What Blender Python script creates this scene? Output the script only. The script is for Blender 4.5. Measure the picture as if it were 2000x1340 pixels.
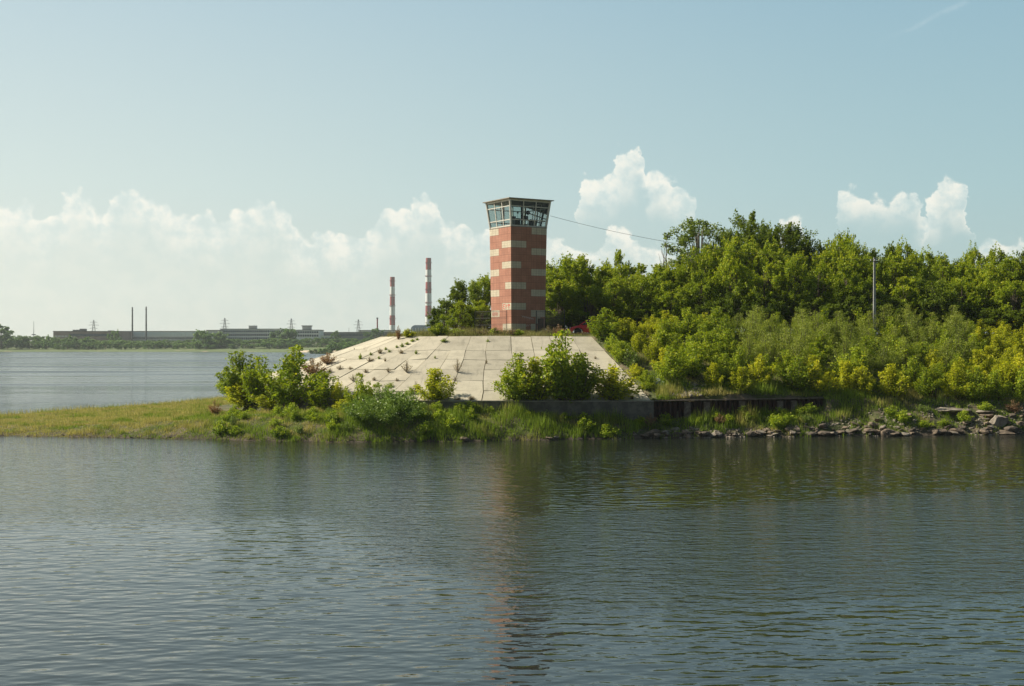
import bpy, math, random
import numpy as np
from mathutils import Vector, Matrix
from math import radians as R, sin, cos, pi, atan, atan2, hypot, sqrt

for o in list(bpy.data.objects):
    bpy.data.objects.remove(o)
S = bpy.context.scene
C = S.collection
rng = np.random.default_rng(7)
random.seed(7)

# ------------------------------------------------------------------ camera
HC, F, HZ = 7.0, 2400.0, 670.0        # eye height above the water, focal length and horizon row in photo pixels
cam = bpy.data.objects.new('camera', bpy.data.cameras.new('camera'))
C.objects.link(cam); S.camera = cam
cam.location = (0, 0, HC); cam.rotation_euler = (R(90), 0, 0)
cam.data.sensor_width = 36; cam.data.lens = 36 * F / 2000
cam.data.clip_start = .5; cam.data.clip_end = 20000

# ------------------------------------------------------------------ sun, sky, exposure
SUN_EL, SUN_AZ = 38.0, -76.0          # azimuth from +Y, negative is to the left of the view
S.view_settings.view_transform = 'Standard'; S.view_settings.look = 'None'
S.view_settings.gamma = 1; S.view_settings.exposure = 0.4
S.cycles.use_denoising = True
S.cycles.max_bounces = 8; S.cycles.volume_bounces = 1; S.cycles.transparent_max_bounces = 12
S.cycles.diffuse_bounces = 3; S.cycles.glossy_bounces = 4; S.cycles.transmission_bounces = 4
sl = bpy.data.lights.new('sun', 'SUN'); sl.energy = 5.0; sl.angle = R(.53); sl.color = (1, .915, .77)
so = bpy.data.objects.new('sun', sl); C.objects.link(so)
sd = Vector((sin(R(SUN_AZ)) * cos(R(SUN_EL)), cos(R(SUN_AZ)) * cos(R(SUN_EL)), sin(R(SUN_EL))))
so.rotation_euler = sd.to_track_quat('Z', 'Y').to_euler(); so.location = (-60, 60, 80)

class N:                                # a small node-tree writer
    def __init__(s, nt): s.nt = nt; nt.nodes.clear()
    def n(s, t, **k):
        x = s.nt.nodes.new(t)
        ins = k.pop('ins', {})
        for a, b in k.items(): setattr(x, a, b)
        for a, b in ins.items(): s.set(x.inputs[a], b)
        return x
    def set(s, sock, v):
        if isinstance(v, bpy.types.NodeSocket): s.nt.links.new(v, sock)
        elif isinstance(v, bpy.types.Node): s.nt.links.new(v.outputs[0], sock)
        else:
            if isinstance(v, (tuple, list)) and len(v) == 3 and sock.type == 'RGBA': v = (*v, 1)
            sock.default_value = v
    def m(s, op, a, b=0, c=0, clamp=False):
        x = s.n('ShaderNodeMath', operation=op, use_clamp=clamp)
        s.set(x.inputs[0], a); s.set(x.inputs[1], b); s.set(x.inputs[2], c)
        return x.outputs[0]
    def mix(s, f, a, b, bt='MIX'):
        x = s.n('ShaderNodeMix', data_type='RGBA', blend_type=bt)
        s.set(x.inputs[0], f); s.set(x.inputs[6], a); s.set(x.inputs[7], b)
        return x.outputs[2]
    def noise(s, vec, scale, detail=3, rough=.5, **k):
        x = s.n('ShaderNodeTexNoise', ins={'Scale': scale, 'Detail': detail, 'Roughness': rough}, **k)
        if vec is not None: s.set(x.inputs['Vector'], vec)
        return x.outputs[0]
    def ss(s, v, a, b, lo=0., hi=1.):
        x = s.n('ShaderNodeMapRange', interpolation_type='SMOOTHSTEP')
        for i, q in enumerate((v, a, b, lo, hi)): s.set(x.inputs[i], q)
        return x.outputs[0]
    def scale(s, vec, xyz):
        x = s.n('ShaderNodeVectorMath', operation='MULTIPLY'); s.set(x.inputs[0], vec); s.set(x.inputs[1], xyz)
        return x.outputs[0]

W = bpy.data.worlds.new('World'); S.world = W; W.use_nodes = True
g = N(W.node_tree)
sky = g.n('ShaderNodeTexSky', sky_type='NISHITA', sun_disc=False, sun_elevation=R(SUN_EL), sun_rotation=R(SUN_AZ),
          air_density=1.0, dust_density=2.2, ozone_density=1.0, altitude=100)
tc = g.n('ShaderNodeTexCoord')
sep = g.n('ShaderNodeSeparateXYZ', ins={0: tc.outputs['Generated']})
X_, Y_, Z_ = sep.outputs
az = g.m('ARCTAN2', X_, Y_)
te = g.m('DIVIDE', Z_, g.m('SQRT', g.m('ADD', g.m('MULTIPLY', X_, X_), g.m('MULTIPLY', Y_, Y_))))
skyc = g.mix(1.0, sky.outputs[0], (.48, .52, .50), 'MULTIPLY')
# pale summer haze filling the sky over the river ahead; behind and overhead the clear sky stays
front = g.ss(g.m('COSINE', az), .25, .85)
lowf = g.ss(te, .4, 1.7, .9, 0)
u_ = g.m('MULTIPLY', te, 3.4, clamp=True)
gr = g.n('ShaderNodeValToRGB'); g.set(gr.inputs[0], u_)
E_ = gr.color_ramp.elements; E_[0].color = (5.5, 5.95, 5.35, 1); E_[1].position = 1; E_[1].color = (3.4, 4.75, 5.45, 1)
e_ = E_.new(.42); e_.color = (4.7, 5.8, 5.75, 1)
azn = g.ss(az, -.55, .5)
hc = g.mix(1.0, gr.outputs[0], g.mix(azn, (1.16, 1.08, 1.04), (.66, .80, .86)), 'MULTIPLY')
skyc = g.mix(g.m('MULTIPLY', front, lowf), skyc, hc)
def cxy(px, py):
    a = atan((px - 1000) / F); return a, (HZ - py) / F * cos(a)
co = g.n('ShaderNodeCombineXYZ'); g.set(co.inputs[0], az); g.set(co.inputs[1], te)
n1 = g.n('ShaderNodeTexNoise', ins={'Vector': co, 'Scale': 30, 'Detail': 8, 'Roughness': .68})
n2 = g.n('ShaderNodeTexVoronoi', feature='SMOOTH_F1', ins={'Vector': co, 'Scale': 105, 'Smoothness': .35})
sn = g.n('ShaderNodeSeparateXYZ', ins={0: n1.outputs[1]})
AM = .42
def cloud_layer(pts, amp, soft, depth_fade, low):
    wa = g.m('ADD', az, g.m('MULTIPLY', g.m('SUBTRACT', sn.outputs[0], .5), amp))
    wt = g.m('ADD', te, g.m('MULTIPLY', g.m('SUBTRACT', sn.outputs[1], .5), amp * .8))
    wt = g.m('ADD', wt, g.m('MULTIPLY', g.m('SUBTRACT', n2.outputs[0], .42), amp * .34))
    u = g.m('ADD', g.m('DIVIDE', wa, 2 * AM), .5, clamp=True)
    fc = g.n('ShaderNodeFloatCurve'); g.set(fc.inputs['Value'], u)
    cv = fc.mapping.curves[0]
    P_ = [((cxy(x, y)[0]) / (2 * AM) + .5, cxy(x, y)[1] / .2) for x, y in pts]
    cv.points[0].location = (0, P_[0][1]); cv.points[1].location = (1, P_[-1][1])
    for x, y in P_: cv.points.new(x, max(0, y))
    fc.mapping.update()
    h = g.m('MULTIPLY', fc.outputs[0], .2)
    d = g.m('SUBTRACT', h, wt)
    m = g.m('MULTIPLY', g.ss(d, 0, soft), front)
    f = g.ss(d, .004, depth_fade, 1, low)
    return g.m('MULTIPLY', m, f), d
Ltop = [(-60, 400), (0, 392), (50, 400), (85, 412), (110, 402), (135, 382), (155, 370), (180, 388), (205, 405), (215, 385), (245, 366), (280, 372), (300, 384),
        (325, 390), (350, 408), (400, 412), (430, 425), (450, 408), (485, 400), (515, 388), (545, 398), (570, 425), (610, 452), (640, 445), (690, 455),
        (735, 430), (745, 410), (790, 402), (812, 385), (835, 378), (862, 395), (870, 425), (890, 432), (915, 430), (930, 445), (960, 442), (1000, 455), (1080, 452), (1110, 468),
        (1165, 476), (1180, 450), (1210, 440), (1240, 452), (1255, 485), (1300, 480), (1330, 500), (1500, 520), (1530, 425), (1560, 418), (1580, 470), (1600, 520), (1620, 545), (1800, 560), (1890, 520), (1905, 468), (1945, 456), (1975, 470), (1990, 455), (2060, 450)]
Rtop = [(0, 700), (1120, 700), (1132, 380), (1145, 345), (1165, 335), (1195, 320), (1210, 290), (1235, 280), (1250, 272), (1262, 300), (1272, 330), (1290, 328), (1305, 335), (1330, 365), (1352, 372), (1362, 420), (1385, 700),
        (1612, 700), (1628, 392), (1640, 368), (1660, 362), (1690, 380), (1730, 384), (1765, 374), (1786, 374), (1794, 420), (1798, 430), (1802, 395), (1825, 375), (1840, 350), (1860, 348), (1885, 358), (1892, 420), (1900, 700), (2060, 700)]
c1, d1 = cloud_layer(Ltop, .032, .005, .05, .25)
c2, d2 = cloud_layer(Rtop, .038, .005, .052, .05)
n3 = g.noise(co, 60, 6, .6)
shade = g.ss(n3, .32, .66)
cc = g.mix(shade, (5.4, 6.2, 6.0), (7.6, 7.4, 6.6))
skyc = g.mix(g.m('MULTIPLY', c1, g.m('ADD', g.ss(n3, .25, .6, .32, .66), g.m('MULTIPLY', g.ss(d1, .0, .035, .3, 0), shade))), skyc, cc)
skyc = g.mix(g.m('MULTIPLY', c2, g.m('MULTIPLY', g.m('MAXIMUM', g.ss(te, .080, .116), g.m('MULTIPLY', g.ss(az, .312, .325), g.ss(te, .064, .088))), g.ss(n3, .28, .55, .5, .95))), skyc, cc)
# a short wind-blown vapour trail high on the right
a0, t0 = cxy(1720, 80); a1, t1 = cxy(1885, 5); L_ = hypot(a1 - a0, t1 - t0); ux, uy = (a1 - a0) / L_, (t1 - t0) / L_
pa, pt = g.m('SUBTRACT', az, a0), g.m('SUBTRACT', te, t0)
al = g.m('ADD', g.m('MULTIPLY', pa, ux), g.m('MULTIPLY', pt, uy))
cr = g.m('ADD', g.m('SUBTRACT', g.m('MULTIPLY', pt, ux), g.m('MULTIPLY', pa, uy)), g.m('MULTIPLY', g.m('SUBTRACT', sn.outputs[0], .5), .012))
tr = g.m('MULTIPLY', g.ss(g.m('ABSOLUTE', cr), .0, .0035, 1, 0), g.m('MULTIPLY', g.ss(al, -.01, L_ * .7), g.ss(al, L_ * .95, L_ * 1.1, 1, 0)))
skyc = g.mix(g.m('MULTIPLY', tr, g.ss(n3, .3, .7, .02, .16)), skyc, (7, 7.6, 7.6))
bg = g.n('ShaderNodeBackground', ins={'Color': skyc, 'Strength': .1})
ow = g.n('ShaderNodeOutputWorld', ins={'Surface': bg})
W.cycles.sampling_method = 'MANUAL'; W.cycles.sample_map_resolution = 512

# ------------------------------------------------------------------ helpers
def tag(o, label=None, cat=None, group=None, kind=None):
    if label: o['label'] = label
    if cat: o['category'] = cat
    if group: o['group'] = group
    if kind: o['kind'] = kind
    return o
def empty(name, loc=(0, 0, 0), rz=0, label=None, cat=None, group=None):
    o = bpy.data.objects.new(name, None); C.objects.link(o)
    o.location = loc; o.rotation_euler = (0, 0, rz); o.empty_display_size = .3
    return tag(o, label, cat, group)
def link(name, me, parent=None, loc=None):
    o = bpy.data.objects.new(name, me); C.objects.link(o)
    if parent: o.parent = parent
    if loc: o.location = loc
    return o
CHILD = {}
def copy_tree(o, parent=None):
    c = o.copy(); C.objects.link(c); c.parent = parent
    for k in list(o.children): copy_tree(k, c)
    return c

def np_mesh(name, V, Fq, mat, attr=None, smooth=False, nper=4):
    me = bpy.data.meshes.new(name)
    V = np.asarray(V, np.float32); Fq = np.asarray(Fq, np.int32)
    me.vertices.add(len(V)); me.vertices.foreach_set('co', V.ravel())
    me.loops.add(Fq.size); me.loops.foreach_set('vertex_index', Fq.ravel())
    me.polygons.add(len(Fq)); me.polygons.foreach_set('loop_start', np.arange(0, Fq.size, nper, dtype=np.int32))
    if smooth: me.polygons.foreach_set('use_smooth', np.ones(len(Fq), bool))
    me.update(calc_edges=True)
    if attr is not None:
        a = me.attributes.new('v', 'FLOAT', 'FACE'); a.data.foreach_set('value', np.asarray(attr, np.float32))
    if mat: me.materials.append(mat)
    return me

class MB:
    def __init__(s): s.v = []; s.f = []; s.mi = []
    def add(s, vs, fs, mi=0):
        b = len(s.v); s.v += [tuple(p) for p in vs]; s.f += [tuple(b + i for i in q) for q in fs]; s.mi += [mi] * len(fs); return s
    def box(s, c, d, mi=0, M=None, taper=1.0):
        x, y, z = c; a, b, h = d[0] / 2, d[1] / 2, d[2] / 2
        vs = [Vector((x + sx * a * (taper if sz > 0 else 1), y + sy * b * (taper if sz > 0 else 1), z + sz * h)) for sz in (-1, 1) for sx, sy in ((-1, -1), (1, -1), (1, 1), (-1, 1))]
        if M: vs = [M @ p for p in vs]
        return s.add(vs, [(3, 2, 1, 0), (4, 5, 6, 7), (0, 1, 5, 4), (1, 2, 6, 5), (2, 3, 7, 6), (3, 0, 4, 7)], mi)
    def tube(s, pts, rad, n=6, mi=0, cap=True):
        pts = [Vector(p) for p in pts]
        rad = rad if isinstance(rad, (list, tuple)) else [rad] * len(pts)
        vs = []
        for i, p in enumerate(pts):
            t = (pts[min(i + 1, len(pts) - 1)] - pts[max(i - 1, 0)]).normalized()
            u = t.cross(Vector((0, 1, .13)) if abs(t.y) < .9 else Vector((1, 0, 0))).normalized(); w = t.cross(u)
            vs += [p + (u * cos(2 * pi * k / n) + w * sin(2 * pi * k / n)) * rad[i] for k in range(n)]
        fs = [(i * n + k, i * n + (k + 1) % n, (i + 1) * n + (k + 1) % n, (i + 1) * n + k) for i in range(len(pts) - 1) for k in range(n)]
        if cap: fs += [tuple(range(n))[::-1], tuple((len(pts) - 1) * n + k for k in range(n))]
        return s.add(vs, fs, mi)
    def lathe(s, prof, n=24, mi=0, c=(0, 0, 0), axis='Z'):
        vs = []
        for r, z in prof:
            for k in range(n):
                a = 2 * pi * k / n; p = (r * cos(a), r * sin(a), z)
                if axis == 'Y': p = (p[0], p[2], p[1])
                if axis == 'X': p = (p[2], p[0], p[1])
                vs.append((p[0] + c[0], p[1] + c[1], p[2] + c[2]))
        fs = [(i * n + k, i * n + (k + 1) % n, (i + 1) * n + (k + 1) % n, (i + 1) * n + k) for i in range(len(prof) - 1) for k in range(n)]
        fs += [tuple(range(n))[::-1], tuple((len(prof) - 1) * n + k for k in range(n))]
        return s.add(vs, fs, mi)
    def mesh(s, name, mats, smooth=False):
        me = bpy.data.meshes.new(name); me.from_pydata(s.v, [], s.f)
        for m in (mats if isinstance(mats, (list, tuple)) else [mats]): me.materials.append(m)
        me.polygons.foreach_set('material_index', s.mi)
        if smooth: me.polygons.foreach_set('use_smooth', [True] * len(s.f))
        me.update(); return me
    def build(s, name, mats, parent=None, smooth=False, loc=None):
        return link(name, s.mesh(name, mats, smooth), parent, loc)
def bevel(o, w=.03, seg=2):
    m = o.modifiers.new('bevel', 'BEVEL'); m.width = w; m.segments = seg; m.limit_method = 'ANGLE'; m.angle_limit = R(30); return o

# ------------------------------------------------------------------ materials
def mat(name, col=None, rough=.7, metal=0., spec=.5, vary=None, bump=None, fn=None):
    m = bpy.data.materials.new(name); m.use_nodes = True; g = N(m.node_tree)
    p = g.n('ShaderNodeBsdfPrincipled', ins={'Roughness': rough, 'Metallic': metal, 'Specular IOR Level': spec})
    o = g.n('ShaderNodeOutputMaterial', ins={'Surface': p})
    geo = g.n('ShaderNodeNewGeometry').outputs['Position']; tco = g.n('ShaderNodeTexCoord').outputs['Object']
    if fn: fn(g, p, o, geo, tco)
    else:
        c = col
        if vary:                       # (scale, second colour, amount)
            n = g.noise(tco, vary[0], 6, .65)
            c = g.mix(g.m('MULTIPLY', g.ss(n, .38, .62), vary[2]), col, vary[1])
        g.set(p.inputs['Base Color'], c)
    if bump:
        b = g.n('ShaderNodeBump', ins={'Strength': bump[1], 'Distance': bump[2], 'Height': g.noise(tco, bump[0], 5, .6)})
        g.set(p.inputs['Normal'], b)
    return m

def leaf_mat(name, ramp, trans=.35, rnd=.35, rough=.55, tcol=(1.0, 1.0, .55)):
    m = bpy.data.materials.new(name); m.use_nodes = True; g = N(m.node_tree)
    at = g.n('ShaderNodeAttribute', attribute_name='v')
    cr = g.n('ShaderNodeValToRGB'); g.set(cr.inputs[0], at.outputs['Fac'])
    el = cr.color_ramp.elements
    while len(el) < len(ramp): el.new(.5)
    for e, (p_, c_) in zip(el, ramp): e.position = p_; e.color = (*c_, 1)
    oi = g.n('ShaderNodeObjectInfo')
    k = g.m('ADD', g.m('MULTIPLY', oi.outputs['Random'], rnd), 1 - rnd / 2)
    c = g.mix(1.0, cr.outputs[0], g.n('ShaderNodeCombineColor', ins={0: k, 1: g.m('POWER', k, .8), 2: k}).outputs[0], 'MULTIPLY')
    p = g.n('ShaderNodeBsdfPrincipled', ins={'Base Color': c, 'Roughness': rough, 'Specular IOR Level': .22})
    t = g.n('ShaderNodeBsdfTranslucent', ins={'Color': g.mix(1.0, g.mix(1.0, c, (1.25, 1.25, 1.1), 'MULTIPLY'), tcol, 'MULTIPLY')})
    x = g.n('ShaderNodeMixShader', ins={0: trans, 1: p, 2: t})
    g.n('ShaderNodeOutputMaterial', ins={'Surface': x})
    return m

LG = lambda *r: [(i / (len(r) - 1), c) for i, c in enumerate(r)]
M = {}
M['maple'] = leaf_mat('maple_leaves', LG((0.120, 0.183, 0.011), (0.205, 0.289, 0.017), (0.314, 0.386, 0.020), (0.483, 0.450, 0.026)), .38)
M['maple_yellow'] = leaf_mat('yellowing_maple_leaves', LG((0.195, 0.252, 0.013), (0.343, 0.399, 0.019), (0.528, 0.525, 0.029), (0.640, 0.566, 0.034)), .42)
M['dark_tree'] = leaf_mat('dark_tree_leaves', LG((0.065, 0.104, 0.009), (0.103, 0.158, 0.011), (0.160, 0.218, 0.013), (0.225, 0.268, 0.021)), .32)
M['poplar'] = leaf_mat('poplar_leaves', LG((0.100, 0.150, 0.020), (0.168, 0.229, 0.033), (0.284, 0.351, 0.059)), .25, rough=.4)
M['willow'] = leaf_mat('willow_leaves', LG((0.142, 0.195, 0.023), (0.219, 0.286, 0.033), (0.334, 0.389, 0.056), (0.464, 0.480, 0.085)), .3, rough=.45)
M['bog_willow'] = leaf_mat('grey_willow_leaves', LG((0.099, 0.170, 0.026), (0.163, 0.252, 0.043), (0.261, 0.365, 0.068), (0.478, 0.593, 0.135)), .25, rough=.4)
M['herb'] = leaf_mat('herb_leaves', LG((0.120, 0.192, 0.011), (0.195, 0.300, 0.017), (0.339, 0.428, 0.026), (0.530, 0.536, 0.053)), .35)
M['dry'] = leaf_mat('dry_stems', LG((.16, .11, .05), (.26, .19, .09), (.36, .28, .15), (.22, .24, .08)), .25)
M['rusty'] = leaf_mat('reddish_seed_heads', LG((.20, .10, .05), (.30, .16, .09), (.36, .24, .13), (.16, .16, .05)), .25)
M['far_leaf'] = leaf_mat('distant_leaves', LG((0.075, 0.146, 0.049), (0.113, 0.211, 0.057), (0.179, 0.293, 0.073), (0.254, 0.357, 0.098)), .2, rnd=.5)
M['bark'] = mat('bark', (.10, .075, .05), .9, vary=(6, (.17, .14, .10), .7))
M['pale_bark'] = mat('pale_bark', (.28, .25, .20), .9, vary=(5, (.12, .10, .08), .8))

def grass_fn(kind):
    m = bpy.data.materials.new(kind); m.use_nodes = True; g = N(m.node_tree)
    at = g.n('ShaderNodeAttribute', attribute_name='v').outputs['Fac']
    pos = g.n('ShaderNodeNewGeometry').outputs['Position']
    sx = g.n('ShaderNodeSeparateXYZ', ins={0: pos})
    n = g.noise(g.scale(pos, (.55, .8, 0)), .55, 4, .6)
    dryf = g.ss(g.m('ADD', n, g.ss(sx.outputs[0], -42, -6, .10, -.035)), .46, .60)
    green = g.mix(at, (.12, .19, .014), (.33, .45, .035))
    dry = g.mix(at, (.32, .30, .055), (.62, .54, .18))
    c = g.mix(dryf, green, dry)
    if kind == 'dry_plateau_grass': c = g.mix(.65, c, g.mix(at, (.17, .15, .05), (.40, .32, .15)))
    p = g.n('ShaderNodeBsdfPrincipled', ins={'Base Color': c, 'Roughness': .6, 'Specular IOR Level': .25})
    t = g.n('ShaderNodeBsdfTranslucent', ins={'Color': c})
    g.n('ShaderNodeOutputMaterial', ins={'Surface': g.n('ShaderNodeMixShader', ins={0: .35, 1: p, 2: t})})
    return m
M['grass'] = grass_fn('bank_grass'); M['grass_dry'] = grass_fn('dry_plateau_grass')

def f_ground(g, p, o, pos, tco):
    sx = g.n('ShaderNodeSeparateXYZ', ins={0: pos})
    n = g.noise(pos, .6, 6, .65); n2 = g.noise(pos, 5, 5, .7)
    veg = g.mix(n2, (.04, .06, .012), (.12, .13, .035)); soil = g.mix(n2, (.10, .075, .045), (.24, .19, .12))
    c = g.mix(g.ss(n, .45, .6), veg, soil)
    c = g.mix(g.ss(sx.outputs[2], .1, .45, 1, 0), c, g.mix(n2, (.05, .04, .025), (.13, .10, .065)))
    g.set(p.inputs['Base Color'], c); g.set(p.inputs['Roughness'], .95)
    g.set(p.inputs['Normal'], g.n('ShaderNodeBump', ins={'Strength': .8, 'Distance': .1, 'Height': n2}))
M['ground'] = mat('ground_soil', fn=f_ground)
def f_far(g, p, o, pos, tco):
    sx = g.n('ShaderNodeSeparateXYZ', ins={0: pos})
    n = g.noise(pos, .03, 5, .6)
    sand = g.m('MULTIPLY', g.ss(sx.outputs[0], -172, -158), g.ss(sx.outputs[2], 1.0, 1.6, 1, 0))
    c = g.mix(n, (.08, .12, .03), (.15, .19, .06))
    c = g.mix(g.ss(g.noise(pos, .05, 2), .66, .70), c, (.30, .25, .15))
    c = g.mix(sand, c, (.62, .50, .34))
    c = g.mix(g.ss(sx.outputs[2], 2.4, 4.5), c, g.mix(n, (.05, .08, .025), (.13, .14, .06)))
    g.set(p.inputs['Base Color'], c); g.set(p.inputs['Roughness'], 1.)
M['far_ground'] = mat('far_meadow', fn=f_far)

def f_concrete(base, dark):
    def fn(g, p, o, pos, tco):
        n = g.noise(pos, .5, 7, .7); n2 = g.noise(g.scale(pos, (1.2, 1.2, 1.2)), 7, 5, .7)
        c = g.mix(g.ss(n, .40, .68), base, dark)
        c = g.mix(g.m('MULTIPLY', g.ss(g.noise(g.scale(pos, (2.2, .35, .35)), 1.0, 5, .65), .54, .72), .45), c, tuple(x * .6 for x in dark))
        c = g.mix(g.m('MULTIPLY', g.ss(n2, .55, .75), .35), c, tuple(x * .5 for x in base))
        at = g.n('ShaderNodeAttribute', attribute_name='v')
        c = g.mix(1., c, g.n('ShaderNodeCombineColor', ins={i: g.m('ADD', g.m('MULTIPLY', at.outputs['Fac'], .22), .84) for i in range(3)}).outputs[0], 'MULTIPLY')
        g.set(p.inputs['Base Color'], c); g.set(p.inputs['Roughness'], .9)
        g.set(p.inputs['Normal'], g.n('ShaderNodeBump', ins={'Strength': .35, 'Distance': .03, 'Height': n2}))
    return fn
M['slab'] = mat('slab_concrete', fn=f_concrete((.54, .49, .365), (.42, .38, .28)))
M['joint'] = mat('joint_soil', (.09, .07, .045), .95, vary=(3, (.13, .13, .05), .8))
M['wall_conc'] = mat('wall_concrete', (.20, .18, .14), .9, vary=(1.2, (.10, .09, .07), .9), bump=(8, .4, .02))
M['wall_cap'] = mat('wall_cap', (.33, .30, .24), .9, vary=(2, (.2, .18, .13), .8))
M['rust'] = mat('rusted_steel', (.09, .045, .03), .85, .2, vary=(2.5, (.05, .035, .03), .9), bump=(10, .5, .02))
M['rust_pale'] = mat('weathered_steel', (.22, .18, .14), .8, .1, vary=(3, (.10, .06, .045), .8))
M['rock'] = mat('rock', (.25, .19, .13), .9, vary=(2.5, (.11, .085, .06), .9), bump=(7, .7, .05))
M['rock_pale'] = mat('pale_rubble', (.31, .27, .21), .9, vary=(3, (.17, .135, .10), .9), bump=(9, .6, .04))
M['rock_dark'] = mat('dark_rock', (.15, .12, .09), .9, vary=(2.5, (.09, .07, .05), .9), bump=(7, .7, .05))
def f_tile(a, b, groove):
    def fn(g, p, o, pos, tco):
        n = g.noise(tco, 1.1, 4, .6); n2 = g.noise(tco, 12, 3, .6)
        c = g.mix(g.ss(n, .3, .7), a, b)
        st = g.noise(g.scale(tco, (5, 5, .35)), 1.0, 4, .6)
        c = g.mix(g.m('MULTIPLY', g.ss(st, .52, .72), .35), c, tuple(x * .62 for x in a))
        at = g.n('ShaderNodeAttribute', attribute_name='v')
        c = g.mix(1., c, g.n('ShaderNodeCombineColor', ins={i: g.m('ADD', g.m('MULTIPLY', at.outputs['Fac'], .18), .87) for i in range(3)}).outputs[0], 'MULTIPLY')
        g.set(p.inputs['Base Color'], g.mix(g.m('MULTIPLY', g.ss(n2, .5, .7), .15), c, groove)); g.set(p.inputs['Roughness'], .6)
    return fn
M['tile_red'] = mat('terracotta_tiles', fn=f_tile((.43, .185, .115), (.50, .23, .15), (.31, .14, .095)))
M['tile_tan'] = mat('cream_tiles', fn=f_tile((.60, .52, .38), (.66, .58, .43), (.45, .38, .28)))
M['grout'] = mat('grout', (.24, .12, .08), .9)
M['white_frame'] = mat('white_painted_steel', (.70, .68, .60), .55, vary=(4, (.5, .46, .38), .6))
M['roof_edge'] = mat('roof_sheet', (.34, .31, .25), .7, vary=(3, (.2, .17, .13), .7))
M['dark_int'] = mat('dark_interior', (.045, .045, .045), .7)
M['black'] = mat('black_rubber', (.02, .02, .02), .6)
M['grey_int'] = mat('grey_cabinet', (.25, .26, .26), .6)
M['white_p'] = mat('white_plastic', (.7, .7, .68), .4)
M['steel_dark'] = mat('dark_fence_steel', (.05, .05, .05), .6, .3)
M['pole'] = mat('pole_concrete', (.36, .36, .35), .85, vary=(3, (.25, .25, .24), .7))
M['wire'] = mat('wire', (.04, .04, .04), .6)
M['graf_red'] = mat('red_paint', (.62, .07, .05), .6)
M['graf_pink'] = mat('faded_red_paint', (.50, .17, .13), .7)
M['graf_white'] = mat('white_paint', (.62, .56, .50), .7)
M['car_red'] = mat('red_car_paint', (.55, .03, .035), .25, spec=.6)
M['car_trim'] = mat('black_trim', (.02, .02, .022), .5)
M['tyre'] = mat('tyre', (.02, .02, .02), .8)
M['rim'] = mat('rim', (.22, .22, .22), .5, .6)
M['lamp'] = mat('headlamp', (.32, .32, .32), .25)
M['brick_far'] = mat('brown_brick', (.38, .27, .22), .9, vary=(.05, (.28, .20, .16), .8))
M['conc_far'] = mat('pale_panels', (.78, .75, .68), .9, vary=(.05, (.5, .48, .44), .8))
M['band_far'] = mat('white_panels', (.82, .82, .78), .9, vary=(.08, (.7, .7, .66), .7))
M['dark_far'] = mat('dark_cladding', (.17, .18, .18), .8, vary=(.05, (.25, .23, .2), .8))
M['win_far'] = mat('far_window', (.06, .08, .10), .3)
M['glaz_far'] = mat('milky_glazing', (.72, .80, .78), .5, vary=(.08, (.85, .87, .82), .8))
M['roof_far'] = mat('flat_roof', (.17, .16, .15), .9)
M['blue_far'] = mat('blue_cladding', (.12, .20, .32), .5, vary=(.15, (.2, .3, .42), .6))
M['lattice'] = mat('galvanised_lattice', (.16, .17, .17), .6, .4)
M['stack_dark'] = mat('sooty_steel', (.08, .085, .09), .8)
M['stack_red'] = mat('faded_red_band', (.33, .028, .02), .8, vary=(.15, (.26, .025, .02), .7))
M['stack_white'] = mat('faded_white_band', (.80, .80, .77), .8, vary=(.15, (.7, .7, .67), .7))
def glass(name, tint, gl=.9):
    m = bpy.data.materials.new(name); m.use_nodes = True; g = N(m.node_tree)
    fr = g.n('ShaderNodeFresnel', ins={'IOR': 1.5})
    t = g.n('ShaderNodeBsdfTransparent', ins={'Color': tint}); gs = g.n('ShaderNodeBsdfGlossy', ins={'Color': (gl, gl, gl), 'Roughness': .02})
    g.n('ShaderNodeOutputMaterial', ins={'Surface': g.n('ShaderNodeMixShader', ins={0: g.m('MULTIPLY', fr.outputs[0], 1.5, clamp=True), 1: t, 2: gs})})
    return m
M['glass'] = glass('window_glass', (.62, .70, .68)); M['car_glass'] = glass('car_window', (.18, .22, .2))

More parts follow.
